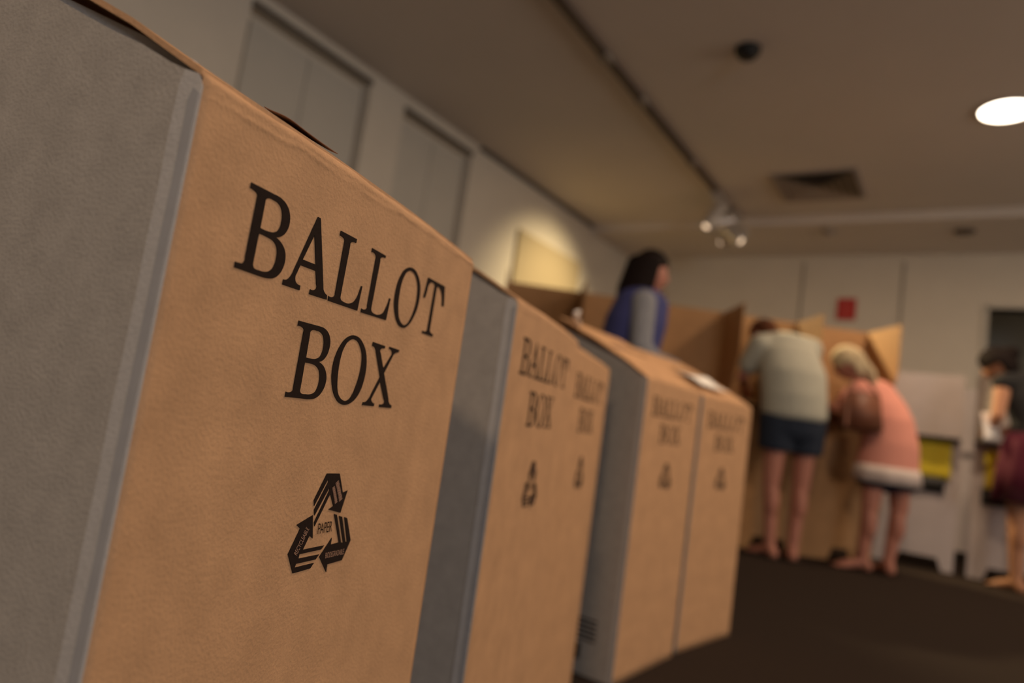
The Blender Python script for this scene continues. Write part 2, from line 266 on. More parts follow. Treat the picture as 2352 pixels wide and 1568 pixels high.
# ---------------------------------------------------------------- ballot boxes
W, H, D, SL = .38, .7727, .293, .44
TH = .004
glyph = json.loads('''{"B1":[[[0.04591,-0.04293],[0.06715,-0.04254],[0.06891,-0.04243],[0.07065,-0.04244],[0.07235,-0.04256],[0.07398,-0.04281],[0.07543,-0.04314],[0.07681,-0.04356],[0.0781,-0.04409],[0.0793,-0.04471],[0.08032,-0.04539],[0.08123,-0.04615],[0.08205,-0.04698],[0.08278,-0.04786],[0.08341,-0.04878],[0.08394,-0.04976],[0.08437,-0.05078],[0.0847,-0.05183],[0.08491,-0.0528],[0.08504,-0.05379],[0.08509,-0.05481],[0.08505,-0.05583],[0.08493,-0.05694],[0.08473,-0.05805],[0.08441,-0.05917],[0.08395,-0.06029],[0.08347,-0.06121],[0.08291,-0.06213],[0.08225,-0.06303],[0.08146,-0.06387],[0.08081,-0.06443],[0.08011,-0.06496],[0.07936,-0.06546],[0.07858,-0.06592],[0.07777,-0.06634],[0.07693,-0.06672],[0.07608,-0.06706],[0.0752,-0.06735],[0.0764,-0.0676],[0.07756,-0.06791],[0.07868,-0.06827],[0.07974,-0.06869],[0.08082,-0.0692],[0.08184,-0.06977],[0.08279,-0.0704],[0.08365,-0.07109],[0.08453,-0.07194],[0.08528,-0.07286],[0.08592,-0.07385],[0.08644,-0.07488],[0.08677,-0.0758],[0.087,-0.07677],[0.08714,-0.07775],[0.08722,-0.07874],[0.08724,-0.07984],[0.08717,-0.08095],[0.08701,-0.08207],[0.08676,-0.08319],[0.08641,-0.08436],[0.08598,-0.08552],[0.08543,-0.08666],[0.08473,-0.08777],[0.08405,-0.08866],[0.08329,-0.08953],[0.08244,-0.09036],[0.08147,-0.0911],[0.08071,-0.09158],[0.0799,-0.09202],[0.07906,-0.09241],[0.07819,-0.09276],[0.07717,-0.09308],[0.07613,-0.09332],[0.07508,-0.09351],[0.07403,-0.09368],[0.07269,-0.09387],[0.07136,-0.094],[0.07005,-0.09408],[0.06875,-0.09411],[0.04522,-0.09432],[0.04508,-0.09089],[0.04591,-0.09092],[0.04675,-0.09091],[0.0476,-0.09086],[0.04846,-0.09077],[0.0491,-0.09071],[0.04975,-0.09065],[0.05038,-0.09053],[0.05095,-0.09029],[0.05132,-0.09002],[0.05164,-0.0897],[0.0519,-0.08935],[0.05211,-0.08899],[0.05239,-0.08833],[0.0525,-0.08765],[0.05244,-0.08698],[0.05221,-0.08638],[0.05269,-0.04909],[0.05267,-0.04867],[0.05258,-0.04828],[0.0524,-0.04792],[0.05214,-0.0476],[0.05176,-0.04733],[0.05128,-0.04715],[0.05076,-0.047],[0.05023,-0.04687],[0.04917,-0.04663],[0.04805,-0.04647],[0.0469,-0.0464],[0.04572,-0.04642]],[[0.0601,-0.06597],[0.06017,-0.04929],[0.06012,-0.04892],[0.06019,-0.04853],[0.06035,-0.04814],[0.0606,-0.04776],[0.06097,-0.04741],[0.06142,-0.0471],[0.06192,-0.04684],[0.06244,-0.0466],[0.06348,-0.04629],[0.06455,-0.04618],[0.06563,-0.04618],[0.0667,-0.0462],[0.06788,-0.04619],[0.06905,-0.04623],[0.07019,-0.04634],[0.07126,-0.04656],[0.0723,-0.04692],[0.07325,-0.04738],[0.0741,-0.04794],[0.07484,-0.04857],[0.07542,-0.04922],[0.07588,-0.04995],[0.07626,-0.05072],[0.07659,-0.0515],[0.07697,-0.05264],[0.07722,-0.05383],[0.07736,-0.05505],[0.0774,-0.05629],[0.07739,-0.05733],[0.07734,-0.05839],[0.07717,-0.05945],[0.07684,-0.06051],[0.07654,-0.06123],[0.07621,-0.06195],[0.07578,-0.06265],[0.0752,-0.0633],[0.07456,-0.06379],[0.07385,-0.06423],[0.07308,-0.06462],[0.0723,-0.06496],[0.07119,-0.06532],[0.07005,-0.06556],[0.06891,-0.06573],[0.06778,-0.06588],[0.06579,-0.06609],[0.06383,-0.06617],[0.06192,-0.06613]],[[0.05989,-0.06956],[0.06176,-0.06948],[0.06362,-0.06945],[0.06549,-0.06948],[0.06735,-0.06955],[0.0687,-0.06961],[0.07005,-0.06968],[0.07137,-0.06982],[0.07262,-0.07008],[0.07358,-0.07041],[0.07449,-0.0708],[0.07533,-0.07126],[0.07607,-0.0718],[0.0768,-0.07254],[0.07736,-0.07338],[0.0778,-0.07428],[0.07815,-0.0752],[0.07842,-0.07613],[0.07858,-0.07709],[0.07866,-0.07807],[0.0787,-0.07905],[0.07872,-0.0802],[0.07869,-0.08135],[0.07855,-0.08251],[0.07827,-0.08367],[0.07798,-0.08455],[0.07764,-0.08542],[0.0772,-0.08628],[0.07661,-0.0871],[0.07605,-0.08773],[0.07542,-0.08833],[0.07472,-0.08889],[0.07393,-0.08937],[0.07307,-0.08976],[0.07215,-0.09006],[0.0712,-0.0903],[0.07026,-0.09051],[0.06903,-0.09071],[0.0678,-0.09082],[0.06659,-0.09086],[0.06539,-0.09088],[0.06425,-0.09093],[0.06311,-0.09098],[0.06204,-0.09092],[0.06114,-0.09063],[0.06079,-0.09039],[0.06048,-0.09012],[0.06022,-0.08981],[0.06,-0.08949],[0.05977,-0.08902],[0.05962,-0.08851],[0.05956,-0.08799],[0.05959,-0.08745]]],"A":[[[0.11207,-0.04161],[0.11527,-0.04174],[0.13128,-0.08573],[0.1315,-0.08665],[0.13195,-0.08752],[0.13261,-0.08831],[0.13347,-0.08901],[0.13426,-0.08946],[0.13516,-0.08985],[0.13614,-0.09017],[0.1372,-0.09041],[0.13765,-0.0935],[0.11727,-0.09401],[0.11741,-0.09058],[0.11834,-0.09077],[0.1194,-0.09078],[0.12049,-0.09064],[0.1215,-0.09035],[0.12213,-0.09006],[0.1227,-0.08971],[0.1232,-0.08931],[0.12359,-0.08889],[0.12398,-0.08812],[0.12403,-0.08732],[0.12376,-0.08658],[0.12318,-0.08598],[0.11989,-0.07724],[0.10293,-0.07764],[0.10069,-0.08373],[0.10024,-0.08469],[0.09999,-0.08566],[0.09995,-0.08662],[0.10013,-0.08753],[0.10041,-0.08821],[0.10081,-0.08887],[0.10135,-0.08945],[0.10206,-0.08993],[0.10301,-0.09031],[0.1041,-0.09056],[0.10529,-0.09066],[0.1065,-0.09061],[0.10676,-0.09382],[0.08883,-0.09411],[0.08888,-0.0907],[0.08975,-0.09066],[0.09065,-0.09052],[0.09154,-0.09028],[0.09236,-0.08995],[0.09315,-0.08945],[0.09379,-0.08885],[0.09434,-0.08819],[0.09486,-0.08753],[0.09569,-0.08639],[0.09636,-0.08521],[0.09685,-0.08401],[0.09715,-0.08281]],[[0.11186,-0.05448],[0.1187,-0.07319],[0.10425,-0.07348]]],"L1":[[[0.14022,-0.04241],[0.16166,-0.0422],[0.16147,-0.04531],[0.16048,-0.04521],[0.15939,-0.04524],[0.15827,-0.04541],[0.15718,-0.0457],[0.15653,-0.04594],[0.1559,-0.04621],[0.15532,-0.04653],[0.15485,-0.04689],[0.15447,-0.04739],[0.15427,-0.04791],[0.15428,-0.04841],[0.1545,-0.04883],[0.15339,-0.08799],[0.15346,-0.08852],[0.15369,-0.08902],[0.15405,-0.08948],[0.15455,-0.08988],[0.15537,-0.09024],[0.15637,-0.09045],[0.15747,-0.09058],[0.15858,-0.09069],[0.16022,-0.09081],[0.16193,-0.09085],[0.16366,-0.09074],[0.16538,-0.09046],[0.16675,-0.09009],[0.16807,-0.08961],[0.16932,-0.08905],[0.17046,-0.08842],[0.17167,-0.08752],[0.17262,-0.08653],[0.17342,-0.08548],[0.17414,-0.08443],[0.17486,-0.08322],[0.17539,-0.08199],[0.17583,-0.08075],[0.17623,-0.07951],[0.17665,-0.07819],[0.177,-0.07687],[0.17728,-0.07555],[0.17751,-0.07424],[0.17939,-0.07404],[0.178,-0.09328],[0.13926,-0.09371],[0.13906,-0.09043],[0.14008,-0.09067],[0.14126,-0.09073],[0.14248,-0.09063],[0.14364,-0.09035],[0.14428,-0.09013],[0.14488,-0.08985],[0.14542,-0.08953],[0.14586,-0.08917],[0.14623,-0.08868],[0.14644,-0.08817],[0.14647,-0.08766],[0.14632,-0.08719],[0.14673,-0.04873],[0.14678,-0.04819],[0.14666,-0.04767],[0.14639,-0.0472],[0.14597,-0.04681],[0.14558,-0.0466],[0.14512,-0.04643],[0.14462,-0.0463],[0.14411,-0.04619],[0.14317,-0.04601],[0.14217,-0.04591],[0.14113,-0.04588],[0.14006,-0.04591]]],"L2":[[[0.18401,-0.04245],[0.20556,-0.04268],[0.2055,-0.04472],[0.20444,-0.04468],[0.2033,-0.04476],[0.20215,-0.04496],[0.20103,-0.04526],[0.2004,-0.04547],[0.19977,-0.04572],[0.1992,-0.04599],[0.19873,-0.04632],[0.19825,-0.04688],[0.19804,-0.04748],[0.19813,-0.04804],[0.19852,-0.04847],[0.19686,-0.08798],[0.19705,-0.08854],[0.19739,-0.08907],[0.19786,-0.08955],[0.19847,-0.08997],[0.19954,-0.09043],[0.20083,-0.09073],[0.20226,-0.09092],[0.20375,-0.091],[0.20518,-0.091],[0.20666,-0.0909],[0.20814,-0.0907],[0.20959,-0.09039],[0.21109,-0.08994],[0.2125,-0.08938],[0.21381,-0.08874],[0.21499,-0.08803],[0.21635,-0.08683],[0.21724,-0.08552],[0.21788,-0.08416],[0.21852,-0.08281],[0.2196,-0.08065],[0.22046,-0.07848],[0.2211,-0.07631],[0.22152,-0.07414],[0.22365,-0.07406],[0.22193,-0.09255],[0.1832,-0.09349],[0.18319,-0.09049],[0.18426,-0.09073],[0.1855,-0.0908],[0.1868,-0.09069],[0.18803,-0.09042],[0.18866,-0.0902],[0.18926,-0.08995],[0.1898,-0.08965],[0.19024,-0.08932],[0.19072,-0.08873],[0.19094,-0.08811],[0.19088,-0.0875],[0.19055,-0.08697],[0.19132,-0.04939],[0.19149,-0.04872],[0.19149,-0.04807],[0.19133,-0.04745],[0.19101,-0.04689],[0.19066,-0.04651],[0.19024,-0.04616],[0.18972,-0.04585],[0.18912,-0.04561],[0.18806,-0.04539],[0.18684,-0.04531],[0.18555,-0.04538],[0.18425,-0.04561]]],"O1":[[[0.24772,-0.04115],[0.24989,-0.0408],[0.25204,-0.04069],[0.25413,-0.04076],[0.2561,-0.04096],[0.25843,-0.04147],[0.26039,-0.04228],[0.26212,-0.04327],[0.26374,-0.04429],[0.26554,-0.04556],[0.26708,-0.04695],[0.26841,-0.04843],[0.26958,-0.04996],[0.27053,-0.05151],[0.27129,-0.05311],[0.2719,-0.05476],[0.2724,-0.05643],[0.27285,-0.05851],[0.27311,-0.06062],[0.2732,-0.06276],[0.27315,-0.06492],[0.273,-0.06701],[0.27272,-0.06912],[0.27229,-0.07123],[0.27168,-0.07334],[0.27083,-0.07559],[0.26981,-0.07783],[0.26859,-0.08006],[0.26717,-0.08228],[0.26593,-0.0841],[0.26462,-0.08592],[0.26307,-0.08768],[0.26112,-0.08936],[0.25963,-0.09049],[0.25805,-0.09162],[0.25627,-0.0926],[0.25417,-0.09329],[0.25241,-0.09358],[0.25062,-0.0937],[0.24885,-0.09368],[0.24717,-0.09355],[0.24485,-0.09307],[0.2429,-0.09229],[0.24121,-0.09133],[0.23966,-0.09033],[0.23787,-0.08895],[0.23647,-0.08742],[0.2353,-0.08582],[0.23421,-0.08421],[0.23313,-0.08253],[0.2322,-0.08082],[0.23141,-0.07908],[0.23076,-0.07731],[0.23022,-0.07529],[0.22988,-0.07322],[0.2297,-0.07113],[0.22962,-0.06902],[0.22964,-0.06686],[0.22978,-0.06467],[0.23007,-0.06247],[0.23056,-0.06024],[0.23115,-0.05813],[0.23189,-0.05601],[0.23283,-0.05387],[0.23406,-0.05172],[0.23514,-0.04999],[0.23632,-0.04825],[0.23779,-0.04655],[0.23977,-0.04494],[0.2415,-0.04383],[0.2434,-0.04277],[0.24548,-0.04184]],[[0.24918,-0.04388],[0.25092,-0.04369],[0.25259,-0.04376],[0.25418,-0.04401],[0.25566,-0.04432],[0.25758,-0.04494],[0.25913,-0.0458],[0.26047,-0.04679],[0.26171,-0.04782],[0.26317,-0.04919],[0.26437,-0.05066],[0.26536,-0.05221],[0.26619,-0.05381],[0.26681,-0.05543],[0.26723,-0.05711],[0.26752,-0.05881],[0.26776,-0.06052],[0.26802,-0.06263],[0.26818,-0.06475],[0.26819,-0.06689],[0.268,-0.06905],[0.26768,-0.07078],[0.26724,-0.07251],[0.26669,-0.07424],[0.26607,-0.07598],[0.26532,-0.07791],[0.2645,-0.07985],[0.26352,-0.08178],[0.26233,-0.08368],[0.26145,-0.08505],[0.26056,-0.08643],[0.25942,-0.08775],[0.25785,-0.08896],[0.25686,-0.08957],[0.25581,-0.09016],[0.25466,-0.09066],[0.25339,-0.09099],[0.25194,-0.09106],[0.25057,-0.09089],[0.24927,-0.09058],[0.24806,-0.09024],[0.24651,-0.08967],[0.2452,-0.08895],[0.24409,-0.08814],[0.24308,-0.0873],[0.24195,-0.0861],[0.24113,-0.08482],[0.24048,-0.08348],[0.23986,-0.08215],[0.23913,-0.0805],[0.23852,-0.07882],[0.23801,-0.07712],[0.2376,-0.07541],[0.23725,-0.07344],[0.23704,-0.07144],[0.23693,-0.06943],[0.23688,-0.0674],[0.23684,-0.06523],[0.23687,-0.06305],[0.23703,-0.06085],[0.23738,-0.05862],[0.23778,-0.05679],[0.23825,-0.05495],[0.23891,-0.0531],[0.23989,-0.05123],[0.24067,-0.04989],[0.2415,-0.04852],[0.24261,-0.0472],[0.24421,-0.04599],[0.24532,-0.04537],[0.24653,-0.04477],[0.24782,-0.04426]]],"T":[[[0.28351,-0.04117],[0.32034,-0.04113],[0.32468,-0.05994],[0.31971,-0.06041],[0.31947,-0.05897],[0.31915,-0.05753],[0.31875,-0.05612],[0.31826,-0.05472],[0.31779,-0.05346],[0.31728,-0.0522],[0.31665,-0.05098],[0.31583,-0.04981],[0.31496,-0.04874],[0.314,-0.04769],[0.31282,-0.04674],[0.31126,-0.04596],[0.31023,-0.04554],[0.30914,-0.04511],[0.30791,-0.04485],[0.30649,-0.04491],[0.30575,-0.04507],[0.30503,-0.04528],[0.30435,-0.04553],[0.30373,-0.04582],[0.30291,-0.08663],[0.30321,-0.0872],[0.3037,-0.08773],[0.30436,-0.08821],[0.30517,-0.08862],[0.30637,-0.08903],[0.30777,-0.08932],[0.30932,-0.08948],[0.31094,-0.08952],[0.31037,-0.09201],[0.28825,-0.09198],[0.28856,-0.08961],[0.29001,-0.08992],[0.29183,-0.08995],[0.29372,-0.08972],[0.29534,-0.08924],[0.29622,-0.08876],[0.29691,-0.08821],[0.29734,-0.08762],[0.29749,-0.08704],[0.299,-0.04559],[0.29867,-0.04493],[0.29795,-0.04437],[0.29693,-0.04396],[0.29567,-0.04373],[0.29432,-0.0437],[0.29284,-0.04384],[0.29137,-0.04413],[0.29,-0.04456],[0.28866,-0.04528],[0.28775,-0.04615],[0.28709,-0.04709],[0.28652,-0.048],[0.28604,-0.04911],[0.28589,-0.05019],[0.28586,-0.05127],[0.28574,-0.05235],[0.28527,-0.05436],[0.28472,-0.05638],[0.28409,-0.05839],[0.2834,-0.0604],[0.28005,-0.06062]]],"B2":[[[0.11136,-0.11334],[0.13588,-0.11303],[0.1375,-0.11304],[0.1391,-0.11315],[0.14065,-0.11339],[0.14213,-0.11373],[0.14336,-0.11413],[0.1445,-0.11462],[0.14555,-0.11518],[0.14651,-0.11579],[0.1475,-0.11658],[0.14834,-0.11745],[0.14904,-0.11837],[0.14965,-0.11931],[0.15013,-0.12024],[0.15049,-0.1212],[0.15076,-0.12217],[0.15094,-0.12316],[0.15104,-0.12437],[0.15098,-0.1256],[0.15081,-0.12683],[0.15054,-0.12806],[0.1502,-0.12926],[0.14979,-0.13046],[0.14924,-0.13163],[0.1485,-0.13276],[0.14784,-0.13357],[0.14712,-0.13436],[0.14628,-0.1351],[0.14531,-0.13577],[0.14443,-0.13625],[0.14348,-0.13668],[0.14248,-0.13706],[0.14143,-0.13738],[0.14294,-0.13773],[0.1444,-0.13818],[0.14577,-0.13872],[0.14705,-0.13934],[0.14829,-0.14011],[0.14937,-0.14097],[0.15032,-0.14189],[0.15117,-0.14285],[0.1519,-0.14386],[0.15249,-0.14489],[0.15295,-0.14596],[0.15331,-0.14704],[0.15357,-0.14823],[0.15367,-0.14943],[0.15365,-0.15064],[0.1535,-0.15183],[0.15325,-0.153],[0.15288,-0.15415],[0.15239,-0.15528],[0.15178,-0.15639],[0.15103,-0.15753],[0.15018,-0.15864],[0.14918,-0.1597],[0.14799,-0.16067],[0.14684,-0.16143],[0.1456,-0.16212],[0.14425,-0.16273],[0.14279,-0.16323],[0.14145,-0.16354],[0.14005,-0.16376],[0.13863,-0.16391],[0.1372,-0.16403],[0.13547,-0.16413],[0.13372,-0.16417],[0.13199,-0.16414],[0.13027,-0.16405],[0.11121,-0.1643],[0.11128,-0.16088],[0.11245,-0.16108],[0.11368,-0.16113],[0.1149,-0.16103],[0.11603,-0.16078],[0.11654,-0.1606],[0.11703,-0.1604],[0.11748,-0.16016],[0.11784,-0.15988],[0.11819,-0.15941],[0.11836,-0.15887],[0.11834,-0.15833],[0.11814,-0.1578],[0.11849,-0.11972],[0.11863,-0.11919],[0.11858,-0.11866],[0.11836,-0.11816],[0.11797,-0.11772],[0.11757,-0.11745],[0.1171,-0.11724],[0.11657,-0.11706],[0.11603,-0.11692],[0.1149,-0.11671],[0.1137,-0.11663],[0.11248,-0.11669],[0.1113,-0.11688]],[[0.12607,-0.13621],[0.12583,-0.11964],[0.12571,-0.11919],[0.12575,-0.11872],[0.12593,-0.11826],[0.12626,-0.11783],[0.12664,-0.11751],[0.12711,-0.11724],[0.12764,-0.117],[0.12819,-0.1168],[0.12917,-0.11658],[0.1302,-0.11651],[0.13126,-0.11651],[0.13231,-0.11652],[0.13351,-0.11651],[0.1347,-0.11652],[0.13588,-0.1166],[0.137,-0.11679],[0.13799,-0.11708],[0.1389,-0.11746],[0.13973,-0.1179],[0.14048,-0.11839],[0.14133,-0.11919],[0.14193,-0.12009],[0.14238,-0.12104],[0.14277,-0.122],[0.14316,-0.12314],[0.14342,-0.1243],[0.14356,-0.12548],[0.14361,-0.12666],[0.1436,-0.12778],[0.14352,-0.1289],[0.14331,-0.13002],[0.14292,-0.13113],[0.14256,-0.13193],[0.14213,-0.13274],[0.14158,-0.1335],[0.14082,-0.13418],[0.13993,-0.13471],[0.13892,-0.13515],[0.13782,-0.13552],[0.13669,-0.13582],[0.13546,-0.13604],[0.13419,-0.13615],[0.13291,-0.13621],[0.13165,-0.13625],[0.13024,-0.13629],[0.12884,-0.1363],[0.12744,-0.13627]],[[0.12583,-0.13969],[0.12735,-0.1396],[0.12889,-0.13956],[0.13044,-0.13956],[0.13199,-0.13961],[0.13351,-0.13967],[0.13505,-0.13976],[0.13655,-0.13993],[0.13799,-0.14024],[0.13918,-0.14063],[0.14029,-0.14111],[0.14131,-0.14167],[0.14222,-0.14229],[0.14311,-0.14312],[0.14379,-0.14403],[0.14432,-0.14498],[0.14477,-0.14595],[0.14517,-0.1471],[0.1454,-0.14826],[0.14552,-0.14944],[0.14555,-0.15061],[0.14553,-0.15183],[0.14542,-0.15304],[0.14519,-0.15424],[0.14477,-0.15542],[0.14437,-0.15631],[0.1439,-0.15719],[0.14329,-0.15802],[0.14246,-0.15876],[0.14164,-0.15925],[0.14073,-0.15968],[0.13973,-0.16005],[0.1387,-0.16035],[0.13736,-0.16062],[0.13595,-0.16077],[0.13453,-0.16085],[0.13311,-0.16088],[0.13161,-0.16096],[0.13009,-0.16104],[0.12864,-0.16096],[0.12741,-0.16058],[0.12698,-0.16032],[0.12659,-0.16003],[0.12627,-0.15971],[0.12602,-0.15937],[0.1258,-0.15891],[0.12571,-0.15843],[0.12574,-0.15795],[0.1259,-0.15749]]],"O2":[[[0.17828,-0.11223],[0.1803,-0.11204],[0.18234,-0.11206],[0.18436,-0.11224],[0.18628,-0.11256],[0.18838,-0.11317],[0.19024,-0.114],[0.19192,-0.11497],[0.19352,-0.11598],[0.19514,-0.11713],[0.19659,-0.11837],[0.19788,-0.11968],[0.19904,-0.12102],[0.20019,-0.12262],[0.20113,-0.12428],[0.20191,-0.12597],[0.20259,-0.12768],[0.20328,-0.12981],[0.20378,-0.13196],[0.20411,-0.13414],[0.20429,-0.13631],[0.20434,-0.13854],[0.20423,-0.14077],[0.20396,-0.14299],[0.20354,-0.14521],[0.20299,-0.14751],[0.2023,-0.14981],[0.20139,-0.15207],[0.20013,-0.15426],[0.19888,-0.15604],[0.19747,-0.15778],[0.19581,-0.15942],[0.19381,-0.16092],[0.19235,-0.16181],[0.19081,-0.16265],[0.18914,-0.1634],[0.18732,-0.16401],[0.186,-0.16436],[0.18464,-0.16466],[0.18323,-0.16488],[0.1818,-0.16498],[0.17984,-0.16491],[0.17791,-0.16464],[0.17605,-0.16422],[0.17431,-0.1637],[0.17222,-0.16282],[0.17044,-0.16173],[0.16887,-0.16053],[0.16743,-0.15931],[0.16583,-0.15775],[0.16451,-0.15611],[0.16339,-0.15443],[0.16238,-0.15274],[0.16146,-0.151],[0.1607,-0.14923],[0.16008,-0.14745],[0.15958,-0.14566],[0.15916,-0.14367],[0.15891,-0.14166],[0.15881,-0.13964],[0.15884,-0.13762],[0.15899,-0.13553],[0.15929,-0.13343],[0.15975,-0.13134],[0.16038,-0.12925],[0.16111,-0.12733],[0.16197,-0.12541],[0.16302,-0.12351],[0.16428,-0.12163],[0.16548,-0.12004],[0.16677,-0.11845],[0.1683,-0.11693],[0.1702,-0.11555],[0.17197,-0.11452],[0.17389,-0.11355],[0.176,-0.11275]],[[0.17918,-0.11513],[0.18067,-0.11504],[0.18216,-0.11512],[0.18361,-0.11533],[0.18496,-0.11565],[0.18642,-0.11621],[0.18763,-0.11695],[0.1887,-0.11778],[0.18971,-0.11863],[0.19077,-0.11958],[0.19171,-0.12058],[0.19255,-0.12161],[0.1933,-0.12267],[0.19403,-0.12391],[0.19462,-0.12518],[0.19511,-0.12647],[0.19552,-0.12777],[0.19593,-0.12949],[0.19616,-0.13123],[0.19628,-0.13298],[0.19632,-0.13473],[0.19629,-0.13662],[0.19615,-0.13851],[0.19591,-0.14039],[0.1956,-0.14227],[0.19518,-0.14419],[0.19467,-0.14611],[0.19407,-0.14801],[0.1934,-0.1499],[0.19277,-0.15164],[0.19212,-0.15337],[0.19131,-0.15507],[0.19024,-0.15671],[0.18945,-0.15777],[0.18861,-0.15883],[0.1876,-0.15981],[0.18628,-0.16066],[0.18547,-0.16106],[0.18461,-0.16143],[0.18368,-0.16174],[0.18267,-0.16192],[0.18143,-0.16195],[0.18018,-0.16182],[0.17896,-0.16157],[0.1778,-0.16128],[0.17629,-0.16075],[0.17496,-0.16007],[0.17378,-0.15931],[0.17272,-0.1585],[0.17166,-0.15746],[0.17086,-0.15635],[0.17021,-0.15519],[0.16963,-0.15404],[0.16897,-0.15254],[0.16849,-0.15101],[0.16811,-0.14947],[0.16777,-0.14794],[0.16736,-0.14591],[0.16706,-0.14388],[0.16684,-0.14185],[0.16669,-0.13981],[0.16657,-0.13745],[0.16653,-0.13508],[0.16663,-0.1327],[0.16694,-0.13033],[0.16727,-0.12857],[0.16767,-0.1268],[0.16823,-0.12505],[0.16902,-0.1233],[0.16976,-0.1219],[0.17059,-0.12049],[0.17164,-0.11914],[0.17309,-0.1179],[0.17438,-0.11704],[0.17582,-0.11621],[0.17741,-0.11554]]],"X":[[[0.20785,-0.11273],[0.2278,-0.11318],[0.22724,-0.11547],[0.2262,-0.11538],[0.22509,-0.11542],[0.224,-0.11558],[0.22302,-0.11586],[0.22238,-0.11614],[0.22183,-0.11647],[0.22138,-0.11684],[0.22106,-0.11724],[0.22086,-0.11784],[0.22098,-0.11846],[0.22139,-0.11903],[0.22205,-0.11949],[0.22949,-0.13037],[0.23096,-0.13085],[0.24032,-0.11853],[0.24047,-0.11802],[0.24049,-0.11751],[0.24037,-0.117],[0.24011,-0.11653],[0.23979,-0.11616],[0.23937,-0.11581],[0.23887,-0.11549],[0.23831,-0.11521],[0.23746,-0.1149],[0.23651,-0.11466],[0.23549,-0.1145],[0.23443,-0.11443],[0.23473,-0.1126],[0.25217,-0.113],[0.25092,-0.11548],[0.24964,-0.11563],[0.24839,-0.11587],[0.2472,-0.1162],[0.24613,-0.1166],[0.24516,-0.11707],[0.24433,-0.11762],[0.24366,-0.1182],[0.24316,-0.11882],[0.23285,-0.13527],[0.24717,-0.15575],[0.2473,-0.15666],[0.24778,-0.15756],[0.24857,-0.15841],[0.24966,-0.15916],[0.25065,-0.15965],[0.25177,-0.16006],[0.253,-0.1604],[0.2543,-0.16066],[0.25367,-0.16296],[0.23371,-0.16331],[0.23353,-0.16092],[0.23478,-0.16104],[0.23609,-0.16102],[0.23735,-0.16087],[0.23848,-0.16059],[0.23913,-0.16034],[0.2397,-0.16004],[0.24018,-0.15971],[0.24055,-0.15934],[0.24084,-0.15857],[0.24065,-0.15775],[0.24003,-0.15697],[0.23904,-0.15635],[0.22875,-0.14273],[0.22007,-0.15647],[0.21968,-0.15687],[0.21943,-0.15732],[0.21934,-0.15778],[0.2194,-0.15823],[0.21964,-0.15867],[0.22004,-0.15908],[0.22056,-0.15946],[0.22115,-0.15982],[0.222,-0.16023],[0.22297,-0.16058],[0.22402,-0.16086],[0.22513,-0.16105],[0.22516,-0.1632],[0.20731,-0.16339],[0.20758,-0.16098],[0.20851,-0.16095],[0.20943,-0.16087],[0.21033,-0.16072],[0.21117,-0.16052],[0.21233,-0.16007],[0.21328,-0.15948],[0.2141,-0.15882],[0.21486,-0.15814],[0.21583,-0.15719],[0.21663,-0.15619],[0.21724,-0.15515],[0.21766,-0.15409],[0.22709,-0.13896],[0.21449,-0.11969],[0.21424,-0.11917],[0.21391,-0.11867],[0.2135,-0.1182],[0.21303,-0.11774],[0.21268,-0.11745],[0.21231,-0.11717],[0.2119,-0.11691],[0.21144,-0.11668],[0.21057,-0.11638],[0.2096,-0.11616],[0.20857,-0.11602],[0.2075,-0.11598]]],"sa":[[[0.17486,-0.21604],[0.19168,-0.21652],[0.20057,-0.23138],[0.20678,-0.22993],[0.20182,-0.24676],[0.18473,-0.24292],[0.19042,-0.24076],[0.18366,-0.23139],[0.17039,-0.25388],[0.16908,-0.25079],[0.18171,-0.22852],[0.18111,-0.22653],[0.16806,-0.24596],[0.1664,-0.24169],[0.17832,-0.22225],[0.17762,-0.22027],[0.1656,-0.23896],[0.16415,-0.23473]]],"sb":[[[0.1659,-0.24549],[0.17069,-0.2625],[0.16613,-0.25992],[0.16098,-0.26919],[0.18706,-0.26938],[0.18402,-0.27202],[0.15773,-0.27192],[0.15744,-0.27486],[0.18248,-0.27531],[0.17897,-0.27852],[0.15575,-0.27821],[0.15475,-0.28061],[0.17755,-0.2807],[0.17401,-0.28418],[0.15379,-0.28443],[0.14448,-0.2701],[0.15345,-0.25374],[0.14862,-0.25074]]],"sc":[[[0.19338,-0.24688],[0.19752,-0.24798],[0.20967,-0.26987],[0.2128,-0.27056],[0.20076,-0.24894],[0.20537,-0.2501],[0.21602,-0.27032],[0.21826,-0.27026],[0.2084,-0.25049],[0.21291,-0.25172],[0.22346,-0.26991],[0.21523,-0.28425],[0.19555,-0.28447],[0.19589,-0.29034],[0.18325,-0.27722],[0.19567,-0.26478],[0.19588,-0.26987],[0.20668,-0.26951]]],"t_rec":[[0.15424,-0.27229],[0.16369,-0.25497],[0.15023,-0.27032]],"t_pap":[[0.17559,-0.26008],[0.19366,-0.25992],[0.17482,-0.25223]],"t_bio":[[0.19045,-0.27932],[0.21554,-0.27952],[0.19005,-0.27513]],"t_top":[[0.18546,-0.22068],[0.19304,-0.22284],[0.19156,-0.24084]],"q1":[[0.19142,-0.22121],[0.20101,-0.23584],[0.18719,-0.22384]],"q2":[[0.18733,-0.2254],[0.19482,-0.23796],[0.18378,-0.22709]]}''')
